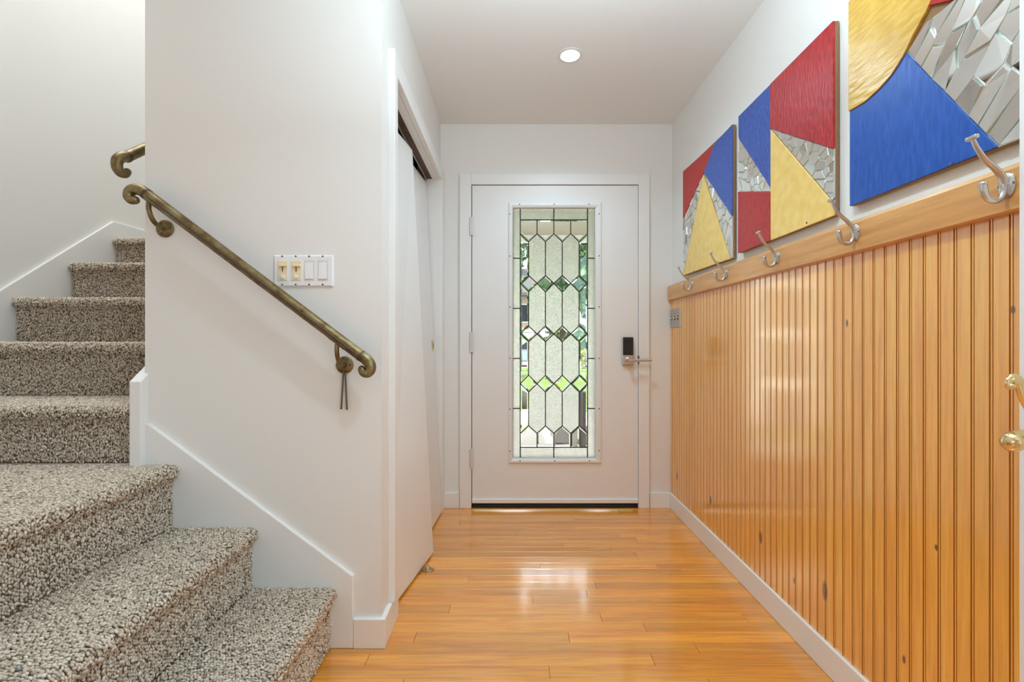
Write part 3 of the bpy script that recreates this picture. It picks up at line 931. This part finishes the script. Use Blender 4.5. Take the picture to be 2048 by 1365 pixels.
# farthest
T = [ps_(1366.5, 343), ps_(1465, 249), ps_(1465, 517), ps_(1366.5, 552)]
t1 = board('painting', T, 'farthest painting, red and blue fields over a yellow triangle with narrow mirror strips', (XP, T[0][0], T[3][1]))
field(t1, [ps_(1366.5, 343), ps_(1430, 287), ps_(1408, 345), ps_(1366.5, 437)], 'red_flat', label='flat red field')
field(t1, [ps_(1430, 286.5), ps_(1465, 249), ps_(1465, 432), ps_(1408, 345)], 'blue_thick', label='blue field')
field(t1, [ps_(1407.3, 350), ps_(1461, 518), ps_(1367.5, 551)], 'yellow', label='yellow triangle')
mosaic(t1, [ps_(1407.5, 347), ps_(1406, 356), ps_(1367, 550), ps_(1366.5, 438)], 26, 1.2, 1.3, 3)
mosaic(t1, [ps_(1408.5, 347), ps_(1465, 433), ps_(1465, 516), ps_(1461.5, 517)], 22, 1.2, 1.5, 5)
nails(t1, [(1387, 327), (1436, 524), (1387, 542)])

# middle
T = [ps_(1477.6, 233), ps_(1668.5, 41.5), ps_(1672, 430), ps_(1479.5, 506)]
T[1] = (T[1][0], T[1][1]); T[2] = (T[1][0], T[2][1]); T[3] = (T[0][0], T[3][1])
t2 = board('painting', T, 'middle painting with large rough red field, blue field, yellow triangle and mirror shards', (XP, T[0][0], T[3][1]))
sl, sr = T[0][0], T[1][0]
zt = lambda s: T[0][1] + (T[1][1] - T[0][1]) * (s - sl) / (sr - sl)
zb_ = lambda s: T[3][1] + (T[2][1] - T[3][1]) * (s - sl) / (sr - sl)
sm, zm = ps_(1542, 257)
_, zm2 = ps_(1542, 376)
_, zl1 = ps_(1477.8, 275)
_, zrr = ps_(1670.5, 296)
_, zr2 = ps_(1670.5, 405)
_, zl2 = ps_(1479, 383)
field(t2, [(sl, zt(sl)), (sm, zt(sm)), (sm, zm2), (sl, zl1)], 'blue_thick', label='blue field')
field(t2, [(sm, zt(sm)), (sr, zt(sr)), (sr, zrr), (sm, zm)], 'red_thick', 0.008, label='large rough red field')
field(t2, [(sm, zm - .003), (sr, zr2 - .002), (sr, zb_(sr)), (sm, zb_(sm))], 'yellow', label='yellow field')
zl3 = ps_(1543, 384)[1]
field(t2, [(sl, zl2), (sm, zl3), (sm, zb_(sm)), (sl, zb_(sl))], 'red_thick', 0.008, label='small rough red block')
mosaic(t2, [(sm, zm), (sr, zrr), (sr, zr2), (sm - .002, zm - .003)], 26, 0.6, 1.3, 11)
mosaic(t2, [(sl, zl1), (sm, zm2), (sm, zl3), (sl, zl2)], 24, 1.0, 1.3, 14)
nails(t2, [(1515, 208), (1610, 112), (1613, 446), (1512, 396)])

# nearest
s0 = ps_(1700, 100)[0]; s1 = s0 - 0.605
zb0 = ps_(1700, 413)[1]; zt0_ = zb0 + 0.605
zb1 = ps_(1996, 296)[1] - .002
T = [(s0, zt0_), (s1, zt0_), (s1, zb1), (s0, zb0)]
t3 = board('painting', T, 'nearest painting with big yellow quarter disc, blue wedge and large mirror shards', (XP, s0, zb0))
yb = [ps_(*q) for q in ((1700, 223), (1732, 204), (1760, 179), (1784.5, 151.6), (1800, 128), (1813, 105.5), (1830.7, 68), (1855, 24), (1866, 0))]
# continue the disc above the frame
(c1, c2), (c3, c4) = yb[-2], yb[-1]
top_s = c3 + (c3 - c1) / (c4 - c2) * (zt0_ - c4) * 0.7
yel = [(s0, zt0_)] + [(s0, yb[0][1])] + yb[1:] + [(top_s, zt0_)]
field(t3, yel, 'yellow_brushed', 0.009, label='brushed yellow disc segment')
k5 = yb[:6]
blue = [(s0, zb0)] + [(s0, yb[0][1] + .004)] + [(a, b + .004) for a, b in k5[1:5]] + [k5[5]] + [ps_(1996, 294)]
field(t3, blue, 'blue_flat', 0.005, label='brushed blue wedge')
br_ = ps_(1996, 295)
red0 = ps_(1866, 9); red1 = ps_(1912, -1)
red = [(red0[0] + .01, red0[1] + .004), red1, (s1, red1[1] + (red1[1] - red0[1]) / (red1[0] - red0[0]) * (s1 - red1[0]) * .5), (s1, zt0_), (top_s, zt0_)]
field(t3, red, 'red_flat', 0.008, label='red field at the top')
reg = [k5[5], br_, (s1, zb1), (s1, zt0_), (yb[-1][0] + .01, zt0_)]
reg = [k5[5], br_, (s1, zb1), (s1, red1[1] + .01), (yb[-1][0] + .012, red1[1])]
mosaic(t3, reg, 36, 2.25, 2.5, 21, tilt=0.07)
nails(t3, [(1901, 328)])

# ------------------------------------------------------------------ front door
YD = YB - 0.012          # room face of the leaf
dx0, dx1 = W(944.2, 0, YD).x, W(1275.8, 0, YD).x
dz0, dz1 = W(0, 1003, YD).z, W(0, 371.5, YD).z
gx0, gx1 = W(1025.5, 0, YD).x, W(1190.4, 0, YD).x
gz0, gz1 = W(0, 917, YD).z, W(0, 416.5, YD).z
mb = MB()
YDB = YD + 0.044
mb.box(dx0, gx0, YD, YDB, dz0, dz1); mb.box(gx1, dx1, YD, YDB, dz0, dz1)
mb.box(gx0, gx1, YD, YDB, dz0, gz0); mb.box(gx0, gx1, YD, YDB, gz1, dz1)
door = struct(mb.build('door_1', M['door']), 'white front door with a tall leaded glass light')
# glazing frame: moulded ring
ox0, ox1 = W(1017, 0, YD).x, W(1203, 0, YD).x
oz0, oz1 = W(0, 927, YD).z, W(0, 405.5, YD).z
fm = MB()
rings = [(0, 0.0), (0.0, 0.006), (0.006, 0.011), (0.016, 0.012), (0.021, 0.009), (0.0265, 0.006), (0.0275, 0.0), (0.0275, -0.016)]
def ringpts(i, h): return [(ox0 + i, YD - h, oz0 + i), (ox1 - i * 1.3, YD - h, oz0 + i), (ox1 - i * 1.3, YD - h, oz1 - i * 1.2), (ox0 + i, YD - h, oz1 - i * 1.2)]
R = [ringpts(*r) for r in rings]
vs = [p for r in R for p in r]
fm.add(vs, [(k * 4 + i, k * 4 + (i + 1) % 4, (k + 1) * 4 + (i + 1) % 4, (k + 1) * 4 + i) for k in range(len(R) - 1) for i in range(4)])
gf = fm.build('glazing_frame', M['door'], door)
for px, py in [(1039, 409), (1108.5, 409), (1178, 409), (1040, 922.5), (1109.5, 922.5), (1179, 922.5)] + \
              [(1019.6 + .3, y_) for y_ in (428.5, 512.5, 614.5, 717, 819, 903)] + [(1198.4, y_) for y_ in (428, 512, 614, 717, 818, 902)]:
    q = W(px, py, YD - 0.0115)
    MB().lathe([(.0042, 0), (.0042, .0008), (.002, .0012)], q, (0, -1, 0), 10).build('screw', M['screw'], gf, smooth=40)

# leaded light
YG = YD + 0.017
gp = lambda px, py: W(px, py, YG)
xc = [1040.6, 1074.1, 1107.7, 1141.3, 1174.9]
xh = [1057.2, 1090.9, 1124.5, 1158.2]
yT, yTL, yBL, yBt = 414.5, 440.2, 895.2, 919
xA, xBd = 1023.5, 1192.5
rows = [(467.9, 483.7), (551.6, 567.4, 584.4), (652.3, 668.4, 684.0), (751.1, 767.8, 784.8), (852.0, 867.3)]
panes = []   # (polygon in px, textured)
lines = []
# border
bl = [yT, 516.8, 617.2, 717.4, 817.6, yBt]
for i in range(5):
    panes.append(([(xA, bl[i]), (xc[0], bl[i]), (xc[0], bl[i + 1]), (xA, bl[i + 1])], True))
    panes.append(([(xc[4], bl[i]), (xBd, bl[i]), (xBd, bl[i + 1]), (xc[4], bl[i + 1])], True))
    if i:
        lines += [((xA, bl[i]), (xc[0], bl[i])), ((xc[4], bl[i]), (xBd, bl[i]))]
for a_, b_ in ((yT, yTL), (yBL, yBt)):
    panes.append(([(xc[0], a_), (xc[2], a_), (xc[2], b_), (xc[0], b_)], True))
    panes.append(([(xc[2], a_), (xc[4], a_), (xc[4], b_), (xc[2], b_)], True))
    lines.append(((xc[2], a_), (xc[2], b_)))
lines += [((xc[0], yT), (xc[0], yBt)), ((xc[4], yT), (xc[4], yBt)), ((xc[0], yTL), (xc[4], yTL)), ((xc[0], yBL), (xc[4], yBL))]
# top and bottom pentagons
for i in range(4):
    panes.append(([(xc[i], yTL), (xc[i + 1], yTL), (xc[i + 1], rows[0][0]), (xh[i], rows[0][1]), (xc[i], rows[0][0])], False))
    panes.append(([(xc[i], yBL), (xc[i], rows[4][1]), (xh[i], rows[4][0]), (xc[i + 1], rows[4][1]), (xc[i + 1], yBL)], False))
    lines += [((xc[i], rows[0][0]), (xh[i], rows[0][1])), ((xh[i], rows[0][1]), (xc[i + 1], rows[0][0]))]
    lines += [((xc[i], rows[4][1]), (xh[i], rows[4][0])), ((xh[i], rows[4][0]), (xc[i + 1], rows[4][1]))]
for i in (1, 2, 3):
    lines += [((xc[i], yTL), (xc[i], rows[0][0])), ((xc[i], rows[4][1]), (xc[i], yBL))]
# rows of hexagons and diamonds
tops = [(rows[0][0], rows[0][1]), (rows[1][1], rows[1][2]), (rows[2][1], rows[2][2]), (rows[3][1], rows[3][2])]
bots = [(rows[1][0], rows[1][1]), (rows[2][0], rows[2][1]), (rows[3][0], rows[3][1]), (rows[4][0], rows[4][1])]
for (tt, ts), (bs, bt_) in zip(tops, bots):
    for i in (1, 2, 3):
        panes.append(([(xc[i], tt), (xh[i], ts), (xh[i], bs), (xc[i], bt_), (xh[i - 1], bs), (xh[i - 1], ts)], True))
    panes.append(([(xc[0], tt), (xh[0], ts), (xh[0], bs), (xc[0], bt_)], False))
    panes.append(([(xc[4], tt), (xc[4], bt_), (xh[3], bs), (xh[3], ts)], False))
    for i in range(4):
        lines.append(((xh[i], ts), (xh[i], bs)))
for r_ in rows[1:4]:
    for i in range(4):
        panes.append(([(xh[i], r_[0]), (xc[i + 1], r_[1]), (xh[i], r_[2]), (xc[i], r_[1])], False))
        lines += [((xh[i], r_[0]), (xc[i + 1], r_[1])), ((xc[i + 1], r_[1]), (xh[i], r_[2])), ((xh[i], r_[2]), (xc[i], r_[1])), ((xc[i], r_[1]), (xh[i], r_[0]))]

for poly, tex in panes:
    P = [(gp(*q).x, gp(*q).z) for q in poly]
    if area(P) < 0: P = P[::-1]
    P = shrink(P, 0.0008)
    n = len(P)
    if tex and len(poly) == 4:
        mb = MB().prism([(x, YG - .0022, z) for x, z in P], (0, .0044, 0))
    else:
        bv = 0.0095 if not tex else 0.0075
        Q = shrink(P, bv)
        if len(Q) != n or len(Q) < 3:
            cx = sum(p[0] for p in P) / n; cz = sum(p[1] for p in P) / n
            Q = [(cx + (x - cx) * .55, cz + (z - cz) * .7) for x, z in P]
        else:
            # match start vertex
            k = min(range(n), key=lambda j: (Q[j][0] - P[0][0]) ** 2 + (Q[j][1] - P[0][1]) ** 2)
            Q = Q[k:] + Q[:k]
        mb = MB()
        back_ = [(x, YG + .0022, z) for x, z in P]; fr1 = [(x, YG - .0010, z) for x, z in P]; fr2 = [(x, YG - .0032, z) for x, z in Q]
        mb.add(back_ + fr1 + fr2, [tuple(range(n))] + [(i, (i + 1) % n, n + (i + 1) % n, n + i) for i in range(n)]
               + [(n + i, n + (i + 1) % n, 2 * n + (i + 1) % n, 2 * n + i) for i in range(n)] + [tuple(range(2 * n, 3 * n))])
    o = mb.build('glass_pane', M['glass_tex'] if tex else M['glass'], door)
    if tex: o['label'] = 'textured obscure glass pane'
cm_ = MB()
for (a, b) in lines:
    A_, B_ = gp(*a), gp(*b)
    u = (B_ - A_).normalized(); w = Vector((-u.z, 0, u.x)) * 0.0033
    A_ = A_ - u * 0.001; B_ = B_ + u * 0.001
    e = Vector((0, .0042, 0))
    cm_.frustum([A_ + w + e, A_ - w + e, B_ - w + e, B_ + w + e], [A_ + w * .8 - e, A_ - w * .8 - e, B_ - w * .8 - e, B_ + w * .8 - e])
g4 = [gp(1025, 416), gp(1191, 416), gp(1191, 917.5), gp(1025, 917.5)]
for i in range(4):
    A_, B_ = g4[i], g4[(i + 1) % 4]
    u = (B_ - A_).normalized(); w = Vector((-u.z, 0, u.x)) * 0.004; e = Vector((0, .004, 0))
    cm_.frustum([A_ + w + e, A_ - w + e, B_ - w + e, B_ + w + e], [A_ + w - e, A_ - w - e, B_ - w - e, B_ + w - e])
cm_.build('lead_came', M['lead'], door)
# hinges
for ya_, yb2 in ((434, 470), (665, 705), (899, 938)):
    a, b = W(938.6, ya_, YB - .026), W(943.6, yb2, YB - .026)
    mb = MB()
    n3 = 5; hgt_ = (a.z - b.z) / n3
    for k in range(n3):
        mb.tube([((a.x + b.x) / 2, YB - .024, b.z + hgt_ * k + .0008), ((a.x + b.x) / 2, YB - .024, b.z + hgt_ * (k + 1) - .0008)], 0.0065, 12)
    mb.box(a.x - .001, b.x + .012, YB - .0215, YB - .0195, b.z, a.z)
    mb.build('hinge', M['hinge'], door, smooth=40)
# sweep
a, b = W(943, 999.5, YD - .012), W(1277, 1007.5, YD - .012)
MB().box(dx0, dx1, YD - .012, YD + .03, b.z, a.z).build('door_sweep', M['trim'], door, bevel=.002)
# lock
yl = YD - .022
a, b = W(1245, 674.5, yl), W(1267.5, 730.5, yl)
bd = MB().box(a.x, b.x, yl, YD + .002, b.z, a.z).build('door_lock', M['steel'], door, bevel=.006)
a2, b2 = W(1246, 675, yl), W(1266.6, 711, yl)
MB().box(a2.x, b2.x, yl - .004, yl + .004, b2.z, a2.z).build('keypad', M['black_plastic'], bd, bevel=.0035)
c = W(1256.5, 720.5, yl)
mb = MB()
mb.lathe([(.019, 0), (.019, .006), (.014, .009), (.0115, .030), (.0125, .045)], c, (0, -1, 0), 20)
yv = yl - .036
e0 = W(1257, 721.5, yv); e1 = W(1301, 721, yv)
mb.tube(bez([e0, e0 + (e1 - e0) * .3, e0 + (e1 - e0) * .7, e1], 14), [.0118 - .0020 * i / 16 for i in range(len(bez([e0, e0 + (e1 - e0) * .3, e0 + (e1 - e0) * .7, e1], 14)))], 14, squash=(0.85, 1))
mb.ball(e1, .0094, 10, 8)
mb.build('lever', M['steel'], bd, smooth=50)
# strike
s_a = W(1276.8, 712, YB - .02)
MB().box(s_a.x - .002, s_a.x + .004, YB - .0215, YB - .010, W(0, 728, YB - .02).z, s_a.z).build('strike', M['black_plastic'], door)

# ------------------------------------------------------------------ sliding closet doors
def slab(name, TN, TF, BF, BN, th=0.03):
    f = [Vector(p) for p in (BN, BF, TF, TN)]
    b_ = [p + Vector((-th, 0, 0)) for p in f]
    mb = MB(); mb.frustum(b_, f)
    return mb.build(name, M['door'], bevel=.0015)
d1_ = struct(slab('door_2', (-.535, 1.775, 1.984), (-.50, 2.286, 2.02), (-.390, 2.2615, .010), (-.475, 1.76, .010)), 'near white sliding closet door hanging loose into the hall')
d2_ = struct(slab('door_3', (-.56, 2.15, 2.02), (-.527, 2.79, 2.033), (-.4325, 2.79, .010), (-.471, 2.15, .010)), 'far white sliding closet door with a brass finger pull')
q = Vector((-.4790, 2.752, 1.03))
pm = MB()
pm.box(-.486, -.4765, 2.735, 2.770, 1.000, 1.066)
pp = pm.build('finger_pull', M['brass'], d2_, bevel=.001)
MB().box(-.480, -.4760, 2.745, 2.760, 1.018, 1.048).build('pull_recess', M['dark_gap'], pp, bevel=.0005)

fg = thing('floor_guide', 'small worn brass sliding door guide screwed to the floor by the closet', 'door guide', (-.392, 2.105, 0))
cx, cy = -.392, 2.105
out = [(cx + .032 * math.cos(a) * (1.0 if math.cos(a) > 0 else .75), cy + .022 * math.sin(a)) for a in [2 * math.pi * k / 20 for k in range(20)]]
MB().prism([(x, y_, 0.0005) for x, y_ in out], (0, 0, .004)).build('guide_plate', M['old_brass'], fg, bevel=.001)
MB().prism([(cx - .010, cy - .012, .004), (cx - .006, cy - .012, .004), (cx - .006, cy + .012, .004), (cx - .010, cy + .012, .004)], (0, 0, .022)).build('guide_fin', M['old_brass'], fg, bevel=.001)
MB().prism([(cx + .000, cy - .010, .004), (cx + .012, cy - .006, .004), (cx + .012, cy + .006, .004), (cx + .000, cy + .010, .004)], (-.004, 0, .018)).build('guide_fin', M['old_brass'], fg, bevel=.001)
MB().lathe([(.004, 0), (.004, .001), (.002, .0018)], (cx + .021, cy, .0042), (0, 0, 1), 10).build('screw', M['screw'], fg, smooth=40)

# ------------------------------------------------------------------ door at the right edge
d4 = MB(); d4.box(0.985, 1.016, 0.08, 0.8845, 0.012, 2.03)
d4o = struct(d4.build('door_4', M['trim'], bevel=.002), 'white door standing open at the right edge of the view')
ph = MB()
# curled upper end, spine along the door, flared foot below
yk = 0.800
def hp(px, py, y=yk): return W(px, py, y)
pts = [hp(2021, 775), hp(2017, 769), hp(2020, 761), hp(2030, 759), hp(2039, 767), hp(2045, 785), hp(2054, 805), hp(2066, 826), hp(2068, 850), hp(2058, 868), hp(2044, 874), hp(2030, 880)]
pth = bez(pts, 60)
n = len(pth)
ph.tube(pth, [(.0046 if i < n * .2 else .0058 + .0010 * math.sin(i / n * 3.14)) + (.006 * max(0, (i / n - .82)) / .18) for i in range(n)], 14, squash=(0.8, 1.5), up=(0, 1, 0))
ph.ball(hp(2021, 773), .0062, 14, 10, (1, 1.3, 1))
pu = ph.build('door_handle', M['brass'], d4o, smooth=50)
ft = MB()
ft.lathe([(.0030, 0), (.0135, .004), (.0175, .011), (.0165, .019), (.010, .028), (.008, .110)], hp(2013, 885), (1, .18, -.02), 24)
fo = ft.build('door_handle', M['brass'], d4o, smooth=50)
MB().lathe([(.0030, 0), (.0030, .0012), (.0014, .002)], hp(2031, 893, .782), (0, -1, 0), 10).build('screw', M['old_brass'], fo, smooth=40)
ros = MB()
for zz in (hp(2066, 838).z,):
    ros.lathe([(.012, 0), (.012, .03)], (0.956, yk, zz), (1, 0, 0), 18)
ros.build('rosette', M['brass'], d4o, smooth=40)

# ------------------------------------------------------------------ recessed lights
def downlight(x, y, label):
    t = thing('recessed_light', label, 'ceiling light', (x, y, ZC), None)
    MB().lathe([(.0585, 0.0), (.0580, .003), (.052, .0052), (.0455, .0045), (.0445, 0.0005)], (x, y, ZC), (0, 0, -1), 40).build('trim_ring', M['lamp_ring'], t, smooth=50)
    MB().lathe([(.0440, 0.0), (.0440, .0035), (.030, .0065), (.005, .0075)], (x, y, ZC), (0, 0, -1), 32).build('lens', M['lamp'], t, smooth=50)
    d = bpy.data.lights.new('downlight', 'SPOT'); d.energy = 42; d.color = (.58, .84, 1.0); d.spot_size = math.radians(150); d.spot_blend = .9; d.shadow_soft_size = .04
    o = bpy.data.objects.new('downlight', d); COL.objects.link(o); o.parent = t; o.location = (0, 0, -.015)
downlight(.28, 2.195, 'lit round recessed light in the white ceiling before the front door')
downlight(.28, 0.865, 'second recessed light nearer the camera, seen only as a reflection')

# ------------------------------------------------------------------ outside
M['concrete'] = plain('pale_concrete', (0.62, 0.58, 0.53), 0.85, bump=0.3, bscale=60)
M['soffit'] = plain('taupe_soffit', (0.26, 0.23, 0.175), 0.8)
M['white_out'] = plain('outdoor_white', (0.82, 0.82, 0.80), 0.6)
M['siding'] = plain('pink_siding', (0.60, 0.40, 0.31), 0.8, bump=0.2, bscale=20)
M['roof'] = plain('grey_shingle', (0.12, 0.12, 0.13), 0.9)
M['asphalt'] = plain('asphalt', (0.33, 0.30, 0.30), 0.9)
M['bark'] = plain('bark', (0.06, 0.045, 0.03), 0.95)
M['mat'] = plain('grey_mat', (0.055, 0.052, 0.052), 0.95, bump=0.8, bscale=120)
M['dark_slat'] = plain('dark_slats', (0.035, 0.035, 0.037), 0.6)
M['car_paint'] = plain('silver_blue_car_paint', (0.45, 0.55, 0.68), 0.25, 0.3)
M['car_glass'] = plain('car_glass', (0.02, 0.03, 0.04), 0.1)
M['tyre'] = plain('tyre_rubber', (0.015, 0.015, 0.015), 0.8)

def leafmat(name, c0, c1):
    m, t, b = nt(name); L = t.links
    mp = mapped(t, (1, 1, 1)); n = t.nodes.new('ShaderNodeTexNoise'); n.inputs['Scale'].default_value = 2.2; n.inputs['Detail'].default_value = 5
    L.new(mp.outputs[0], n.inputs['Vector']); r = ramp(t, [(0.35, c0), (0.65, c1)])
    L.new(n.outputs['Fac'], r.inputs['Fac']); L.new(r.outputs['Color'], b.inputs['Base Color'])
    setp(b, Roughness=0.6)
    return m
M['grass'] = leafmat('lawn_grass', (0.13, 0.21, 0.045), (0.20, 0.28, 0.075))
M['leaf_a'] = leafmat('leaf_mid_green', (0.09, 0.20, 0.04), (0.20, 0.36, 0.08))
M['leaf_b'] = leafmat('leaf_dark_green', (0.035, 0.10, 0.035), (0.09, 0.20, 0.07))
M['leaf_y'] = leafmat('leaf_yellow', (0.50, 0.48, 0.05), (0.68, 0.62, 0.08))

GZ = -0.35
struct(MB().box(-1.16, 3.2, YB + 0.15, 7.6, -0.3, -0.12).box(-1.16, 0.62, 7.6, 8.4, -.36, -.2).build('porch_slab', M['concrete']), 'pale concrete porch floor outside the front door')
struct(MB().box(-1.16, 3.4, YB + 0.15, 5.75, 2.40, 2.46).build('porch_soffit', M['soffit']), 'taupe porch ceiling')
struct(MB().box(-1.16, 3.4, 5.75, 5.80, 2.31, 2.56).build('porch_fascia', M['white_out']), 'white porch fascia board')
struct(MB().box(-1.16, 3.5, YB + 0.15, 5.9, 2.47, 2.60).build('porch_roof', M['roof']))
gm = MB()
nx, ny = 24, 24
tag(MB().box(-2.7, 40, 6.0, 24.0, GZ - .3, GZ).build('lawn', M['grass']), 'sunlit green front lawn seen through the door glass', 'lawn', kind='stuff')
struct(MB().box(-60, 60, 24.0, 31.0, GZ - .3, GZ - .02).build('street', M['asphalt']), 'street beyond the lawn')
tag(MB().box(-60, 60, 31.0, 80.0, GZ - .3, GZ).build('lawn.001', M['grass']), 'grass verge on the far side of the street', 'lawn', kind='stuff')

dmx = MB(); dmx.box(0.50, 0.79, 5.2, 6.3, -.12, -.105)
tag(dmx.build('doormat', M['mat'], bevel=.004), 'dark grey mat lying on the pale porch floor', 'mat')
pb = thing('slatted_planter', 'dark slatted planter box at the right side of the porch', 'planter', (.86, 4.9, -.12))
MB().box(.74, 1.10, 4.74, 5.06, -.12, .50).build('box', M['dark_slat'], pb, bevel=.004)
for k in range(7):
    x = .735 + k * .056
    MB().box(x, x + .036, 4.725, 4.742, -.11, .52).build('slat', M['dark_slat'], pb, bevel=.002)
pt = MB(); pt.box(.655, .715, 4.95, 5.01, -.12, 0.55)
tag(pt.build('porch_post', M['white_out'], bevel=.004), 'short pale post beside the dark planter', 'post')
tag(MB().lathe([(.05, 0), (.22, .06), (.26, .2), (.2, .34), (.06, .42)], (.18, 9.0, GZ), (0, 0, 1), 16).build('mound', M['mat'], smooth=60), 'dark rounded boulder at the near edge of the lawn', 'rock')  # added rounded form standing in for a dark patch by the lawn

# unseen white block and pale slab, added to brighten the wainscot's reflection
struct(MB().box(-6.5, -2.75, 3.2, 13.0, GZ, 3.0).build('reflector_block', M['white_out']), 'unseen white block left of the porch added as a reflector')
struct(MB().box(-2.75, -0.9, 7.6, 14.0, GZ - .1, GZ + .015).build('reflector_slab', M['concrete']), 'unseen pale slab beside the white block added as a reflector')
# neighbour house
nh = thing('house', 'pink sided house across the street with white trim', 'house', (-5.5, 38, GZ))
MB().box(-13, 1.55, 36, 44, GZ, 4.6).build('wall', M['siding'], nh)
rf = MB(); rf.prism([(-13.6, 35.3, 4.6), (-13.6, 44.7, 4.6), (-13.6, 40, 7.4)], (15.8, 0, 0)); rf.build('roof', M['roof'], nh)
MB().box(-13.2, 1.75, 35.85, 36.0, 1.75, 2.1).build('trim_band', M['white_out'], nh)
for x in (-10, -6.5, -3, .35):
    w_ = MB().box(x, x + .95, 35.9, 36.02, 2.5, 4.0).build('window', M['white_out'], nh)
    MB().box(x + .1, x + .85, 35.86, 35.92, 2.6, 3.9).build('pane', M['car_glass'], w_)
MB().box(.2, 1.72, 35.0, 36.0, GZ, 1.7).build('porch_front', M['white_out'], nh)

# car
cr = thing('car', 'silver blue car parked on the street beyond the lawn', 'car', (1.6, 26, GZ))
side = [(-2.2, .28), (-2.2, .78), (-1.55, .92), (-.9, 1.42), (.75, 1.42), (1.35, .98), (2.15, .82), (2.25, .3)]
MB().prism([(1.6 + x, 25.1, GZ + z) for x, z in side], (0, 1.75, 0)).build('body', M['car_paint'], cr, bevel=.08)
gl = [(-1.35, .95), (-.82, 1.34), (.68, 1.34), (1.15, .98)]
MB().prism([(1.6 + x, 25.07, GZ + z) for x, z in gl], (0, .06, 0)).build('side_window', M['car_glass'], cr)
for x in (-1.4, 1.4):
    MB().lathe([(.33, 0), (.33, .2)], (1.6 + x, 25.05, GZ + .32), (0, 1, 0), 20).build('wheel', M['tyre'], cr, smooth=40)

def foliage(center, rad, n, size, mat, parent, name='foliage'):
    c = np.array(center); u = rng.normal(size=(n, 3)); u /= np.linalg.norm(u, axis=1)[:, None]
    r = rng.random(n) ** .45
    # clumps
    k = 26
    cu = rng.normal(size=(k, 3)); cu /= np.linalg.norm(cu, axis=1)[:, None]; cr_ = rng.random(k) ** .5 * .64
    ci = rng.integers(0, k, n)
    pos = c + (cu[ci] * cr_[ci][:, None] + u * (r * .36)[:, None]) * np.array(rad)
    a = rng.normal(size=(n, 3)); a /= np.linalg.norm(a, axis=1)[:, None]
    b = np.cross(a, rng.normal(size=(n, 3))); b /= np.linalg.norm(b, axis=1)[:, None]
    s = (size * rng.uniform(.6, 1.3, n))[:, None]
    V = np.stack([pos - a * s, pos + b * s * .55, pos + a * s, pos - b * s * .55], 1).reshape(-1, 3)
    F = np.arange(n * 4).reshape(-1, 4)
    me = fast_mesh(name, V, F, mat)
    me.polygons.foreach_set('use_smooth', np.zeros(n, dtype=bool))
    o = bpy.data.objects.new(name, me); COL.objects.link(o); o.parent = parent
    o.matrix_parent_inverse = Matrix.Translation(-root_loc(parent))
    o['kind'] = 'stuff'
    return o

def tree(x, y, h, rad, mat, label, n=5200, size=.20):
    t = thing('tree', label, 'tree', (x, y, GZ), 'trees beyond the lawn')
    MB().tube([(x, y, GZ + .002), (x, y, GZ + .3), (x + .1, y, GZ + h * .3), (x - .05, y, GZ + h * .75)], [rad * .09, rad * .085, rad * .07, rad * .03], 10).build('trunk', M['bark'], t, smooth=50)
    MB().ball((x, y, GZ + h * .62), 1.0, 16, 10, (rad * .62, rad * .62, h * .30)).build('inner_foliage', M['leaf_b'], t)
    foliage((x, y, GZ + h * .62), (rad, rad, h * .42), n, size, M[mat], t)
tree(-1.6, 17.8, 7.2, 1.8, 'leaf_a', 'mid green tree on the left of the lawn')
tree(2.3, 21.2, 9.0, 2.0, 'leaf_b', 'dark green tree in the middle beyond the lawn', 6000)
tree(4.5, 16.8, 7.5, 1.75, 'leaf_a', 'mid green tree on the right of the lawn', 6000)
tree(6.7, 40.0, 13.0, 4.1, 'leaf_b', 'dark green tree behind the street, right of the house', 7000, .3)
tree(2.95, 34.9, 8.0, .95, 'leaf_b', 'narrow dark green tree beside the pink house', 5000, .24)
tree(-3.5, 56.0, 16.0, 6.5, 'leaf_b', 'tall dark green tree rising behind the pink house', 7000, .42)
tree(10.5, 57.0, 17.0, 6.5, 'leaf_b', 'tall dark green tree far behind the street on the right', 7000, .42)
hg = thing('hedge', 'dense dark green hedge along the far side of the street', 'hedge', (9, 32.6, GZ))
MB().ball((9.2, 32.8, GZ + 1.35), 1.0, 20, 10, (7.0, .6, 1.3)).build('inner_foliage', M['leaf_b'], hg)
foliage((9.2, 32.8, GZ + 1.5), (8.6, .9, 1.5), 7000, .26, M['leaf_b'], hg)
bs = thing('shrub', 'low yellow flowering shrub at the edge of the lawn', 'shrub', (3.35, 21.3, GZ))
foliage((3.35, 21.3, GZ + .6), (.75, .6, .55), 900, .10, M['leaf_y'], bs)
